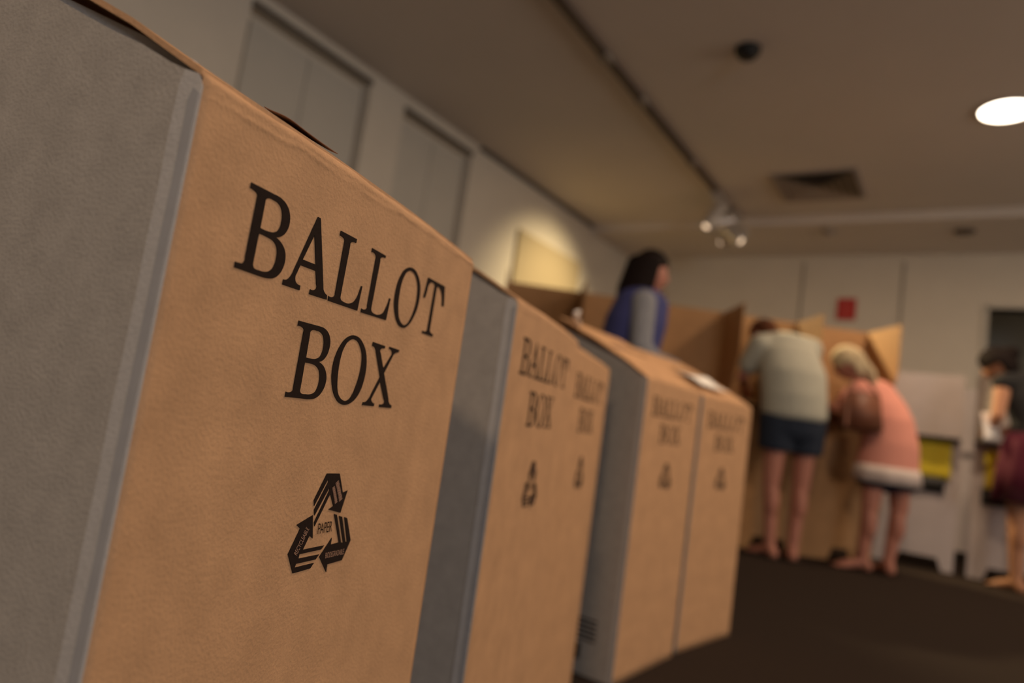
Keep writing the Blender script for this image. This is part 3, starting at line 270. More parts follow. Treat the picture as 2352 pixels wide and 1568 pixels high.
def print_mesh(bm, contours, z0, y=-.0006, th=.0004):
    from mathutils.geometry import tessellate_polygon
    tri = tessellate_polygon([[Vector((p[0], p[1], 0)) for p in c] for c in contours])
    fl = [p for c in contours for p in c]
    f_ = [bm.verts.new((p[0], y, z0+p[1])) for p in fl]; b_ = [bm.verts.new((p[0], y+th, z0+p[1])) for p in fl]
    for t_ in tri:
        try: bm.faces.new([f_[i] for i in t_])
        except ValueError: pass
    k = 0
    for c in contours:
        n = len(c)
        for i in range(n): bm.faces.new((f_[k+i], f_[k+(i+1) % n], b_[k+(i+1) % n], b_[k+i]))
        k += n
def tiny_text(txt, o, e, hp, z0, y=-.0010, shear=0):
    """lettering from o to e with cap height towards hp, on the front face"""
    cu = bpy.data.curves.new('t', 'FONT'); cu.body = txt; cu.size = 1; to = bpy.data.objects.new('t', cu); C.objects.link(to)
    dg = bpy.context.evaluated_depsgraph_get(); me = bpy.data.meshes.new_from_object(to.evaluated_get(dg))
    bpy.data.objects.remove(to); xs = [v_.co.x for v_ in me.vertices]; ys_ = [v_.co.y for v_ in me.vertices]
    x0, x1, y0, y1 = min(xs), max(xs), min(ys_), max(ys_); bm = bmesh.new(); bm.from_mesh(me); bpy.data.meshes.remove(me)
    for v_ in bm.verts:
        u, w_ = (v_.co.x-x0)/(x1-x0), (v_.co.y-y0)/(y1-y0)
        v_.co = Vector((o[0]+(e[0]-o[0])*u+(hp[0]-o[0])*w_, y, z0+o[1]+(e[1]-o[1])*u+(hp[1]-o[1])*w_))
    return bm
def front_panel():
    bm = bmesh.new(); nx, nz = 72, 90; g = {}
    rnd = random.Random(4)
    def wob(x, s): return math.sin(x*41+s)*.5+math.sin(x*97+s*2.1)*.3+math.sin(x*190+s*1.3)*.2
    for j in range(nz+1):
        t_ = j/nz; z = (H-.04)*min(1, t_/.4) if t_ < .4 else (H-.04)+.04*(t_-.4)/.6
        for i in range(nx+1):
            x = W*i/nx; top = .0042*math.sin(PI*x/W)**.8; k = max(0, (z-(H-.04))/.04)
            zz = z+top*k*k
            dtop = H-z; y = 0
            y += -.0006*math.exp(-((dtop-.0105+.006*x/W-.0022*wob(x, 1))/.0016)**2)*(.55+.45*wob(x, 5))     # bruised crease along the fold
            y += .0022*max(0, 1-dtop/.0045)**2                                                  # rolled top edge
            y += -.0005*wob(x, 3)*max(0, 1-dtop/.03)
            if dtop < .001: zz += .0006*wob(x, 9)
            g[i, j] = (x, y, zz)
    sheet(bm, g, nx, nz, (0, TH, 0))
    return bm
def side_bm(x0):
    bm = bmesh.new()
    pts = [(TH*.5, 0), (D, 0), (D, H+SL*D-.004)]
    for k in range(12, -1, -1):
        y = TH*.5+(D-TH*.5)*k/12; pts.append((y, H-.004+SL*y+(random.Random(k).random()-.5)*.0015))
    prism(bm, pts, (x0, 0, 0), (0, 1, 0), (0, 0, 1), TH); return bm
def lid_bm(sl):
    """sloping lid with its hand-wide slot, thickness TH"""
    bm = bmesh.new(); xs = [-.001, .06, .32, W+.001]; n = 10
    L = D+.004; ysl = [TH*.6+(L-TH*.6)*k/n for k in range(n+1)]
    def z(x, y): return H-TH+.0008+.0065*min(1, max(0, y)/.06)+sl*y+.006*math.sin(PI*min(1, max(0, y/L)))*max(0, min(1, (y-.03)/.1))*(.5+.5*math.sin(PI*x/W))+.0042*math.sin(PI*max(0, min(1, x/W)))**.8*max(0, 1-y/.05)
    xx = [-.001+(W+.002)*k/16 for k in range(17)]
    g = {}
    for i, x in enumerate(xx):
        for j, y in enumerate(ysl): g[i, j] = (x, y, z(x, y))
    sheet(bm, g, 16, n, (0, 0, TH), [(i, 5) for i in range(3, 13)]); return bm
def make_ballot_box(label, sl, side_mark=False):
    r = thing('ballot_box', label, 'ballot box', group='cardboard ballot boxes in a row')
    mesh_obj('front_panel', front_panel(), KRAFT, r, True)
    mesh_obj('side_panel', side_bm(0), KRAFT_GREY, r); mesh_obj('side_panel', side_bm(W-TH), KRAFT_GREY, r)
    mesh_obj('back_panel', B(0, D, 0, W, D+TH, H+SL*D-.003), KRAFT, r)
    mesh_obj('base_panel', B(TH, TH*1.2, .001, W-TH, D, .005), KRAFT, r)
    mesh_obj('lid', lid_bm(sl), KRAFT, r)
    bm = bmesh.new(); prism(bm, [(.010, H-.03), (D-.03, H-.03+SL*(D-.04)), (D-.03, H+.001+SL*(D-.04)), (.02, H+.004+SL*.02)], (TH+.004, 0, 0), (0, 1, 0), (0, 0, 1), .003)
    f = mesh_obj('inner_flap', bm, GREY_STRIP, r); f['label'] = 'grey inner flap seen in the gap under the lid'
    # folded glue strip along the corner, on the side face
    bm = bmesh.new(); n = 26; rd = random.Random(8)
    pts = [(.0004, .002), (.0004, H-.008)] + [(.004, H-.001), (.014, H+.002)]
    pts += [(.0165+(rd.random()-.5)*.0008, H-.006-(H-.008)*k/n) for k in range(n+1)]
    prism(bm, pts[::-1], (-.0012, 0, 0), (0, 1, 0), (0, 0, 1), .0012)
    s_ = mesh_obj('corner_strip', bm, GREY_STRIP, r); s_['label'] = 'pale grey folded strip along the corner'
    bm = bmesh.new(); pts = [(.0006, .002), (.0006, H-.012), (.005, H-.009), (.0075, H-.016)] + [(.0068+(rd.random()-.5)*.0007, H-.03-(H-.032)*k/n) for k in range(n+1)]
    prism(bm, pts[::-1], (-.0021, 0, 0), (0, 1, 0), (0, 0, 1), .0009); mesh_obj('corner_fold', bm, mat('fold_grey', (.33, .31, .295), .75, .05, 60), s_)
    bm = bmesh.new()
    for k in ('B1', 'A', 'L1', 'L2', 'O1', 'T', 'B2', 'O2', 'X'): print_mesh(bm, glyph[k], H)
    l_ = mesh_obj('lettering', bm, INK, r); l_['label'] = 'black printed words BALLOT BOX'
    bm = bmesh.new()
    for k in ('sa', 'sb', 'sc'): print_mesh(bm, glyph[k], H)
    sy = mesh_obj('recycling_symbol', bm, INK, r); sy['label'] = 'black three-arrow paper recycling mark'
    g = glyph
    mesh_obj('word', tiny_text('PAPER', *g['t_pap'][:3], H, -.0007), INK, sy)
    mesh_obj('word', tiny_text('RECYCLEABLE', *g['t_rec'][:3], H), FADED, sy)
    mesh_obj('word', tiny_text('BIODEGRADABLE', *g['t_bio'][:3], H), FADED, sy)
    bm = bmesh.new()                                            # two rows of illegible fine print on the top arrow
    for q in ('q1', 'q2'):
        o_, e_, h_ = [Vector(p) for p in g[q]]; rd = random.Random(5)
        for k in range(17):
            t0 = k/17; t1 = t0+.034; a0, a1 = .05+.1*rd.random(), .85+.1*rd.random()
            P = [o_+(e_-o_)*t_+(h_-o_)*a for t_, a in ((t0, a0), (t1, a0), (t1, a1), (t0, a1))]
            bm.faces.new([bm.verts.new((p.x, -.0010, H+p.y)) for p in P])
            if k % 2:
                P = [o_+(e_-o_)*t_+(h_-o_)*a for t_, a in ((t0, .42), (t0+.058, .42), (t0+.058, .58), (t0, .58))]
                bm.faces.new([bm.verts.new((p.x, -.00105, H+p.y)) for p in P])
    mesh_obj('fine_print', bm, FADED, sy)
    if side_mark:
        bm = bmesh.new()
        box(bm, -.0006, .10, .035, .0002, .19, .075)
        for k in range(5): box(bm, -.0006, .06+.0*k, .085+.012*k, .0002, .19-.012*(k % 3), .091+.012*k)
        mk = mesh_obj('printed_mark', bm, INK, r); mk['label'] = 'dark printed block low on the side panel'
    return r
bx = [(-.18024992, .34519006, .34540699), (.00082591, .88888066, .32593825), (.12619320, 1.34684424, .34381638), (.36498946, 1.76439113, .64046438), (.61323499, 2.10640900, .73349293)]
labs = ['large sharp brown cardboard ballot box in the foreground, nearest of the row, with grey side',
        'second ballot box of the row, right behind the large foreground one, with blue-grey side showing',
        'third ballot box, pressed against the second one, with no side panel showing',
        'fourth ballot box, its grey-brown side and sunlit sloping lid showing past the third',
        'farthest ballot box at the end of the row, white paper lying on its lid']
slopes = [.445, .445, .46, .50, .47]
boxes = []
for i, (x, y, b) in enumerate(bx):
    # ground frame of the lens turned into the room frame
    ca, sa = math.cos(YAW), math.sin(YAW); X, Y = x*ca-y*sa, x*sa+y*ca
    if i in (0, 3, 4): r = make_ballot_box(labs[i], slopes[i], i == 3)
    else: r = copy_tree(boxes[0]); r['label'] = labs[i]
    r.location = (X, Y, .0005); r.rotation_euler = (0, 0, PI/2-(b-YAW)); boxes.append(r)
def on_box(i, u, v_, dz, rz=0):
    M = Matrix.Translation(boxes[i].location) @ Euler((0, 0, boxes[i].rotation_euler.z)).to_matrix().to_4x4()
    sl = slopes[i]; return M @ Matrix.Translation((u, v_, H+.0035+.004+sl*v_+dz)) @ Euler((math.atan(sl), 0, rz), 'ZYX').to_matrix().to_4x4()
def paper(name, M, w_, h_, curl, label, m=None):
    bm = bmesh.new(); n = 14; g = {}
    for i in range(n+1):
        for j in range(n+1):
            u, v_ = i/n, j/n; g[i, j] = ((u-.5)*w_, (v_-.5)*h_, curl*((u-.5)**2*2+.3*math.sin(v_*5+u*3))+.001)
    sheet(bm, g, n, n, (0, 0, .0006))
    o = mesh_obj(name, bm, m or WHITE, None, True); o.matrix_world = M; return tag(o, label, 'paper')
paper('ballot_paper', on_box(4, .13, .075, .010), .22, .10, .012, 'white ballot paper lying on the lid of the farthest ballot box')
paper('folded_paper', on_box(3, .035, .268, .014, .3) @ Euler((1.0, 0, .3)).to_matrix().to_4x4(), .04, .045, .02, 'small pale folded paper standing at the top left of the fourth box lid')
paper('loose_sheet', on_box(0, .112, .026, -.0012, 0), .050, .030, .0018, 'thin brown sheet peeping over the top edge of the foreground ballot box', mat('brown_sheet', (.22, .13, .09), .8))
# ---------------------------------------------------------------- voting screens
def booth(name, label, loc, ang, wd, top, shelf, dep, m, mshelf, group, notch, wings=(1, 0), flare=(0, 0), lean=0, wing_len=None, wing_dir=None, cat='voting booth', back_top=None):
    r = thing(name, label, cat, (loc[0], loc[1], 0), ang, group); wl = wing_len or dep; t = .006
    # local x along the row, local -y towards the voter
    mesh_obj('screen_back', B(0, -t, shelf-.06, wd, 0, top), m, r)
    for s, on in ((0, wings[0]), (1, wings[1])):
        if not on: continue
        x = 0 if s == 0 else wd-t; bm = bmesh.new()
        dx, dy = (wing_dir or (0, -1)); pts = [(0, shelf), (wl*.55, shelf), (wl*.80, shelf+.10), (wl, shelf+.30), (wl, top), (0, top)]
        prism(bm, pts, (x, -t, 0), (dx, dy, 0), (0, 0, 1), -t if s == 0 else t); mesh_obj('side_wing', bm, m, r)
    mesh_obj('writing_shelf', B(.004, -dep*.9, shelf-.025, wd-.004, -t*1.2, shelf-.005), mshelf, r)
    # pedestal: front sheet with two feet and a cut-out, two side sheets and a rear sheet
    n0, n1 = notch; fl, fr_ = flare; h = shelf-.03
    pts = [(-fl, 0), (n0-.03, 0), (n0, .085), (n1, .085), (n1+.03, 0), (wd+fr_, 0), (wd, .35), (wd, h), (0, h), (0, .35)]
    bm = bmesh.new(); prism(bm, pts, (0, -dep*.62, 0), (1, 0, 0), (0, 0, 1), -t); mesh_obj('front_sheet', bm, m, r)
    bm = bmesh.new(); prism(bm, [(p[0], p[1]) for p in pts], (0, -.05, 0), (1, 0, 0), (0, 0, 1), -t); mesh_obj('rear_sheet', bm, m, r)
    for x in (.03, wd-.04): mesh_obj('side_sheet', B(x, -dep*.62+t, .09, x+t, -.05, h), m, r)
    return r
d_ang = math.atan2(.555, .83)
P0 = Vector((-1.52, 4.85)); dv = Vector((math.cos(d_ang), math.sin(d_ang)))
bl = ['leftmost brown cardboard voting screen, in front of the sunlit patch of wall', 'brown cardboard voting screen just left of the dark-haired woman in blue',
      'brown cardboard voting screen directly right of the dark-haired woman in blue', 'brown cardboard voting screen the man in the grey T-shirt leans into',
      'rightmost brown cardboard voting screen, where the blond person in pink bends over']
for k in range(5):
    t0 = -1.545+.53*k; p = P0+dv*t0
    booth('voting_screen', bl[k], p, d_ang, .530, 1.60, .97, .42, KRAFT_B, KRAFT_B, 'brown cardboard voting screens', (.27, .47), (1, 1 if k == 4 else 0))
wb = booth('white_voting_booth', 'white cardboard voting booth with yellow notice, between the pink top and the dark gap', (-.46, 5.98), 0, .46, 1.40, .93, .34, WHITE_B, DARK, 'white voting booths', (.13, .36), (0, 0), (.05, 0))
wb2 = booth('white_voting_booth', 'white cardboard voting booth at the right edge, half hidden by the maroon skirt', (.075, 5.98), 0, .60, 1.40, .93, .34, WHITE_B, DARK, 'white voting booths', (.12, .48), (1, 1), (0, 0), wing_dir=(.28, -.96), wing_len=.34)
booth('white_voting_booth', 'white cardboard voting booth standing back to back behind the other white ones', (.62, 6.66), PI, 1.0, 1.38, .93, .34, WHITE_B, DARK, 'white voting booths', (.2, .8), (0, 0))  # extra booth added behind, hides the bright wall so the gap stays dark
def notice(b, x0, x1, z0, z1, y, sag, label):
    r = thing('yellow_notice', label, 'notice', b.location, 0, 'yellow notices on the white booths')
    g = {(i, j): (x0+(x1-x0)*i/8, y-.004-.004*math.sin(i*.8), z0+(z1-z0)*j/6-sag*(i/8)) for i in range(9) for j in range(7)}
    bm = bmesh.new(); sheet(bm, g, 8, 6, (0, .001, 0)); mesh_obj('yellow_sheet', bm, YELLOW, r, True)
    g = {(i, j): (x0-.01+(x1-x0-.02)*i/8, y-.006-.004*math.sin(i*.8), z0-.10+.11*j/2-sag*(i/8)) for i in range(9) for j in range(3)}
    bm = bmesh.new(); sheet(bm, g, 8, 2, (0, .001, 0)); mesh_obj('black_band', bm, DARK, r, True)
    return r
notice(wb, .09, .41, .63, .90, -.225, .0, 'yellow notice with black foot hanging on the left white booth beside the pink top')
notice(wb2, .07, .27, .60, .87, -.225, .0, 'yellow notice on the right white booth beside the maroon skirt')
# red sign
r = thing('fire_sign', 'small red sign high on the back wall above the brown screens', 'sign', (-1.075, YF, 2.245))
mesh_obj('sign_board', B(-.09, -.012, -.115, .09, -.001, .115, bevel=.002), RED, r)
bm = bmesh.new(); mk = mat('sign_marks', (.55, .12, .10), .6)
bm.free()
for z in (.055, -.035):
    bm = bmesh.new()
    for k in range(4): box(bm, -.065+k*.034, -.0135, z-.022, -.045+k*.034, -.0118, z+.022)
    box(bm, -.065, -.0135, z-.030, .057, -.0118, z-.024); mesh_obj('sign_line', bm, mk, r)
bm = bmesh.new(); box(bm, -.03, .04, -.65, 0, 1.28, .45); dp = mesh_obj('display_board', bm, mat('beige_board', (.40, .32, .20), .8), None); dp.location = (XL+.032, 5.12, 1.95)
tag(dp, 'pale beige board fixed to the left wall inside the bright pool of spotlight', 'board')
# ---------------------------------------------------------------- people
SKIN = mat('skin', (.38, .155, .105), .55, .06, 40, spec=.35)
SKIN_TAN = mat('skin_tan', (.42, .20, .11), .55, .06, 40)
def head_shape(bm, M):
    """a head with brow, sockets, nose, lips, chin and ears, facing +Y, centred on the skull"""
    t = bmesh.new(); bmesh.ops.create_uvsphere(t, u_segments=56, v_segments=42, radius=1)
    G = lambda d, s: math.exp(-(d/s)**2)
    for v in t.verts:
        x, y, z = v.co; f = max(0, y)
        X, Y, Z = x*.076, y*(.094 if y > 0 else .102), z*.117
        if z < 0: X *= 1-.30*(-z)**1.6*(.4+.6*f); Y = Y*(1-.05*(-z)) if y > 0 else Y*(1+.25*z)
        if z < 0 and y < 0: Z *= 1-.25*(-y)
        if y > .2:
            Y += .024*G(X, .013)*G(Z+.018, .022)*(1 if Z < .012 else .6)+.010*G(X, .009)*G(Z-.01, .02)
            Y -= .010*(G(X-.031, .016)+G(X+.031, .016))*G(Z-.010, .013)
            Y += .005*G(Z-.030, .010)*G(X, .05)
            Y += .006*G(X, .024)*(G(Z+.052, .006)+G(Z+.064, .006))-.004*G(Z+.058, .003)*G(X, .024)
            Y += .008*G(X, .02)*G(Z+.092, .016)
            Y += .004*(G(X-.042, .018)+G(X+.042, .018))*G(Z+.025, .02)
        v.co = M @ Vector((X, Y, Z))
    me = bpy.data.meshes.new('t'); t.to_mesh(me); t.free(); bm.from_mesh(me); bpy.data.meshes.remove(me)
    for s in (-1, 1):
        ball(bm, M @ Vector((s*.076, -.006, -.008)), (.008, .016, .030), 12, M.to_3x3().normalized().to_4x4())
def hand(bm, wrist, d, nrm, curl=.5, side=1, k=1.0):
    """palm, four jointed fingers of different length and a thumb from the side of the palm"""
    d = Vector(d).normalized(); nrm = Vector(nrm); nrm = (nrm-d*nrm.dot(d)).normalized(); s = d.cross(nrm)*side; w0 = Vector(wrist)
    R = Matrix((s, d, nrm)).transposed().to_4x4()
    ball(bm, w0+d*.045*k, (.040*k, .050*k, .015*k), 16, R)
    for i, (off, L, r) in enumerate(((.030, .070, .0088), (.011, .078, .0090), (-.009, .072, .0086), (-.028, .057, .0078))):
        p = w0+d*(.082-.004*abs(i-1))*k+s*off*k; a = curl*.35
        for seg, fr in enumerate((.45, .32, .23)):
            dd = d*math.cos(a)-nrm*math.sin(a)+s*(off*.8); q = p+dd*L*fr*k; capsule(bm, p, r*k*(1-.08*seg), q, r*k*(.93-.08*seg), 8); p = q; a += curl*.75
    p = w0+d*.030*k+s*.034*k; a = Vector(s*.75+d*.65-nrm*.25*curl).normalized(); q = p+a*.034*k
    capsule(bm, p, .0115*k, q, .0100*k, 8); b = Vector(a*.5+d*.8-nrm*.35*curl).normalized(); capsule(bm, q, .0098*k, q+b*.030*k, .0085*k, 8)
def foot(bm, ankle, dirv, k=1.0):
    d = Vector((dirv[0], dirv[1], 0)).normalized(); s = Vector((d.y, -d.x, 0)); a = Vector(ankle); g = Vector((a.x, a.y, 0))
    capsule(bm, g-d*.035*k+Vector((0, 0, .034)), .033*k, a, .036*k, 12)
    capsule(bm, a*.6+(g+d*.05)*.4, .034*k, g+d*.11*k+Vector((0, 0, .026)), .027*k, 12)
    ball(bm, g+d*.115*k+Vector((0, 0, .022)), (.044*k, .045*k, .020), 14, Matrix((s, d, Vector((0, 0, 1)))).transposed().to_4x4())
    for i in range(5):
        o = (i-2)*.017; L = .030-.004*abs(i-1)
        p = g+d*.148*k-s*o*k+Vector((0, 0, .014)); capsule(bm, p, .011 if i == 0 else .0095, p+d*L*k, .0085, 8)
def torso(bm, spine, rot, grow=0, lo=0, hi=99):
    """spine: list of (point, half width, half depth)"""
    pts = []
    for a, b in zip(spine, spine[1:]):
        for k in range(9): t = k/9; pts.append((Vector(a[0]).lerp(Vector(b[0]), t), a[1]+(b[1]-a[1])*t, a[2]+(b[2]-a[2])*t))
    pts.append((Vector(spine[-1][0]), spine[-1][1], spine[-1][2]))
    for p, rx, ry in pts: ball(bm, p, (rx+grow, ry+grow, .075+grow*.6), 20, Matrix.Rotation(rot, 4, 'Z'))
def make_person(name, label, loc, J, skin, voxel=.0075):
    """J holds the joints in the person's own frame: x right of the lens, y away from it"""
    r = thing(name, label, 'person', (loc[0], loc[1], 0), YAW); bm = bmesh.new(); V = Vector
    torso(bm, J['spine'], J.get('rot', 0))
    capsule(bm, J['neck'], .050, J['skull'], .046, 14)
    for s in ('L', 'R'):
        capsule(bm, J['hip'+s], .082, J['knee'+s], .056, 16); kn, an = V(J['knee'+s]), V(J['ankle'+s])
        capsule(bm, kn, .052, an, .035, 14); back = V(J.get('calf', (0, -.018, 0))); ball(bm, kn.lerp(an, .32)+back, (.048, .050, .11), 14)
        foot(bm, J['ankle'+s], J['foot'+s])
        capsule(bm, J['sh'+s], .050, J['el'+s], .038, 14); capsule(bm, J['el'+s], .038, J['wr'+s], .025, 14)
        capsule(bm, J['spine'][-1][0], .07, J['sh'+s], .050, 14)
        hd_, hn = J['hand'+s]; hand(bm, J['wr'+s], hd_, hn, J.get('curl', .6), 1 if s == 'R' else -1)
    f = V(J['face']).normalized(); u = V(J.get('up', (0, 0, 1))); x = f.cross(u).normalized(); u = x.cross(f)
    HM = Matrix.Translation(V(J['skull'])) @ Matrix((x, f, u)).transposed().to_4x4()
    head_shape(bm, HM); fused('body', bm, skin, r, voxel, 3)
    for s in (-1, 1):
        bm = bmesh.new(); ball(bm, HM @ V((s*.031, .074, .010)), .0125, 12); ball(bm, HM @ V((s*.031, .0835, .010)), .0055, 10); mesh_obj('eye', bm, mat('eye', (.10, .07, .055), .2), r, True)
        bm = bmesh.new(); capsule(bm, HM @ V((s*.018, .092, .031)), .0035, HM @ V((s*.046, .080, .033)), .0025, 8); mesh_obj('eyebrow', bm, mat('brow', (.03, .02, .015), .8), r, True)
    bm = bmesh.new(); ball(bm, HM @ V((0, .0885, -.057)), (.021, .0065, .0065), 12, HM.to_3x3().to_4x4()); mesh_obj('lips', bm, mat('lips', (.34, .12, .085), .6), r, True)
    return r, HM
def hair_cap(bm, HM, grow=.012, low=-.02, face=.055):
    """scalp of hair hugging the skull, open over the face"""
    t = bmesh.new(); bmesh.ops.create_uvsphere(t, u_segments=32, v_segments=24, radius=1)
    for v in t.verts:
        x, y, z = v.co; v.co = Vector((x*(.078+grow), y*(.094+grow) if y < 0 else y*((.074 if z < .3 else .074+.026*min(1, (z-.3)/.25))+grow), z*(.117+grow)))
        if v.co.z < low and v.co.y > -.02: v.co.y = -.02
        v.co = HM @ v.co
    me = bpy.data.meshes.new('t'); t.to_mesh(me); t.free(); bm.from_mesh(me); bpy.data.meshes.remove(me)
def shirt(r, name, J, m, grow, spine=None, sleeve=1.0, fore=0, extra=None, voxel=.010):
    bm = bmesh.new(); torso(bm, spine or J['spine'], J.get('rot', 0), grow)
    for s in ('L', 'R'):
        sh, el, wr = (Vector(J[k+s]) for k in ('sh', 'el', 'wr')); capsule(bm, J['spine'][-1][0], .072+grow*.8, sh, .055+grow, 14)
        if sleeve: capsule(bm, sh, .055+grow, sh.lerp(el, sleeve), .045+grow, 14)
        if fore: capsule(bm, el, .043+grow, el.lerp(wr, fore), .032+grow, 14)
    if extra: extra(bm)
    return fused(name, bm, m, r, voxel, 5)
def skirt_mesh(secs, m, name, r, folds=0, split=0):
    bm = bmesh.new(); n = 48; rings = []
    for (x, y, z, rx, ry) in secs:
        ring = []
        for i in range(n):
            t = 2*PI*i/n; w_ = 1+folds*math.sin(t*9)*(secs[0][2]-z)/max(.01, secs[0][2]-secs[-1][2]); ring.append(bm.verts.new((x+rx*w_*math.cos(t), y+ry*w_*math.sin(t), z)))
        rings.append(ring)
    for a, b in zip(rings, rings[1:]):
        for i in range(n): bm.faces.new((a[i], a[(i+1) % n], b[(i+1) % n], b[i]))
    inner = []
    for ring in rings[::-1]: inner.append([bm.verts.new((sum(v.co.x for v in ring)/n*.04+v.co.x*.96, sum(v.co.y for v in ring)/n*.04+v.co.y*.96, v.co.z)) for v in ring])
    allr = [rings[-1]]+inner+[rings[0]]
    for a, b in zip(allr, allr[1:]):
        for i in range(n): bm.faces.new((a[i], a[(i+1) % n], b[(i+1) % n], b[i]))
    return mesh_obj(name, bm, m, r, True)
def shorts(r, J, m, grow, length, pel, name='shorts', voxel=.010):
    bm = bmesh.new(); p, rx, ry = pel; ball(bm, p, (rx+grow, ry+grow, .12), 20); ball(bm, Vector(p)+Vector((0, 0, -.06)), (rx+grow, ry+grow*.8, .11), 20)
    for s in ('L', 'R'):
        hp, kn = Vector(J['hip'+s]), Vector(J['knee'+s]); e = hp.lerp(kn, length); tube(bm, hp, e, .094+grow, .080+grow, 20); ball(bm, hp, .094+grow, 18)
    return fused(name, bm, m, r, voxel, 3)
# --- woman with long dark hair, blue vest over grey sleeves
J = dict(spine=[((-.03, 0, .93), .16, .12), ((-.03, 0, 1.05), .135, .10), ((-.01, 0, 1.20), .15, .105), ((.01, 0, 1.30), .14, .085)], rot=PI/2*.75,
         neck=(.015, 0, 1.34), skull=(.035, .01, 1.475), face=(.93, .25, -.03),
         hipL=(-.03, .08, .88), hipR=(-.02, -.08, .88), kneeL=(0, .09, .48), kneeR=(.02, -.08, .48), ankleL=(-.03, .09, .085), ankleR=(-.03, -.08, .085), footL=(1, .1), footR=(1, -.1), calf=(-.018, 0, 0),
         shL=(.03, .15, 1.29), shR=(-.01, -.155, 1.285), elL=(.06, .19, 1.07), elR=(-.01, -.21, 1.05), wrL=(.25, .10, 1.01), wrR=(.16, -.17, .94), handL=((.9, -.3, -.1), (0, 0, 1)), handR=((.95, .2, -.1), (0, 0, 1)), curl=.8)
r, HM = make_person('person', 'person with long dark hair and blue vest over grey sleeves, behind the ballot boxes', (-1.43, 3.25), J, SKIN)
BLUE = mat('blue_vest', (.042, .046, .15), .8, .08, 25); GREYS = mat('grey_jersey', (.20, .20, .215), .85, .06, 30)
shirt(r, 'grey_top', J, GREYS, .010, None, 1.0, .95)
sp = [(p, a, b) for p, a, b in J['spine']]; bm = bmesh.new(); torso(bm, [(p, a+.01, b+.028) for p, a, b in sp], J['rot'], .026); ball(bm, (-.04, 0, .88), (.19, .19, .08), 20); fused('blue_vest', bm, BLUE, r, .010, 5)
shorts(r, J, mat('dark_trousers', (.03, .03, .04), .85), .012, 1.0, ((-.03, 0, .90), .14, .17), 'trousers')
bm = bmesh.new()
for s in ('L', 'R'): capsule(bm, J['knee'+s], .066, Vector(J['ankle'+s])+Vector((0, 0, .02)), .058, 14)
fused('trouser_legs', bm, MATS['dark_trousers'], r, .010, 3)
bm = bmesh.new(); hair_cap(bm, HM, .014, .02)
for k in range(15):
    a = PI*.62+k/14*PI*.98; x, y = math.cos(a-.0)*.082, math.sin(a)*.085
    p = HM @ Vector((0, -.02, .05)); R_ = Matrix.Rotation(0, 4, 'Z'); base = Vector(J['skull'])
    q0 = base+Vector((-.015+x, y, .05)); q1 = base+Vector((-.045+x*1.05, y*1.05, -.10)); q2 = base+Vector((-.075+x*.8, y*.9, -.24+.02*math.sin(k*2.3)))
    capsule(bm, q0, .030, q1, .032, 10); capsule(bm, q1, .032, q2, .020, 10)
fused('hair', bm, mat('dark_hair', (.010, .006, .005), .75, .2, 60, .5, 120, spec=.08, stretch=(1, 1, .15)), r, .008, 4)
# --- man in a grey T-shirt bending into the screen
J = dict(spine=[((0, 0, .92), .165, .12), ((-.01, .03, 1.08), .155, .11), ((-.03, .08, 1.26), .185, .125), ((-.045, .13, 1.40), .17, .10)],
         neck=(-.10, .17, 1.45), skull=(-.165, .225, 1.475), face=(-.35, .72, -.75), up=(0, .5, .8),
         hipL=(-.095, 0, .88), hipR=(.095, 0, .88), kneeL=(-.10, .01, .49), kneeR=(.10, .02, .49), ankleL=(-.075, 0, .085), ankleR=(.075, 0, .085), footL=(-.45, .9), footR=(.25, 1),
         shL=(-.225, .10, 1.37), shR=(.14, .16, 1.40), elL=(-.29, .20, 1.16), elR=(.19, .34, 1.18), wrL=(-.20, .40, 1.10), wrR=(.05, .46, 1.08), handL=((.5, .85, -.2), (0, 0, 1)), handR=((-.6, .8, -.2), (0, 0, 1)), curl=.9)
r, HM = make_person('person', 'person in loose grey T-shirt and navy shorts, seen from behind at a voting screen', (-.893, 4.60), J, SKIN); r.scale = (.965,)*3
TEE = mat('grey_tee', (.36, .345, .28), .88, .06, 18)
def tail(bm): torso(bm, [((.0, -.005, .93), .215, .165), ((-.01, .0, 1.05), .215, .165), ((-.02, .03, 1.2), .222, .165), ((-.035, .08, 1.34), .20, .13)], 0)
shirt(r, 't_shirt', J, TEE, .028, None, .62, 0, tail)
shorts(r, J, mat('navy_shorts', (.016, .022, .036), .9, .1, 20), .030, .50, ((0, 0, .90), .165, .125))
bm = bmesh.new(); hair_cap(bm, HM, .014, .0); fused('hair', bm, mat('brown_hair', (.075, .028, .014), .9, .2, 80, .5, 120, spec=.05), r, .008, 3)
bm = bmesh.new()
for s in ('L', 'R'):
    a = Vector(J['ankle'+s]); d = Vector((*J['foot'+s], 0)).normalized(); ball(bm, (a.x+d.x*.05, a.y+d.y*.05, .008), (.05, .13, .008), 20, Matrix.Rotation(math.atan2(-d.x, d.y), 4, 'Z'))
mesh_obj('sandals', bm, DARK, r, True)
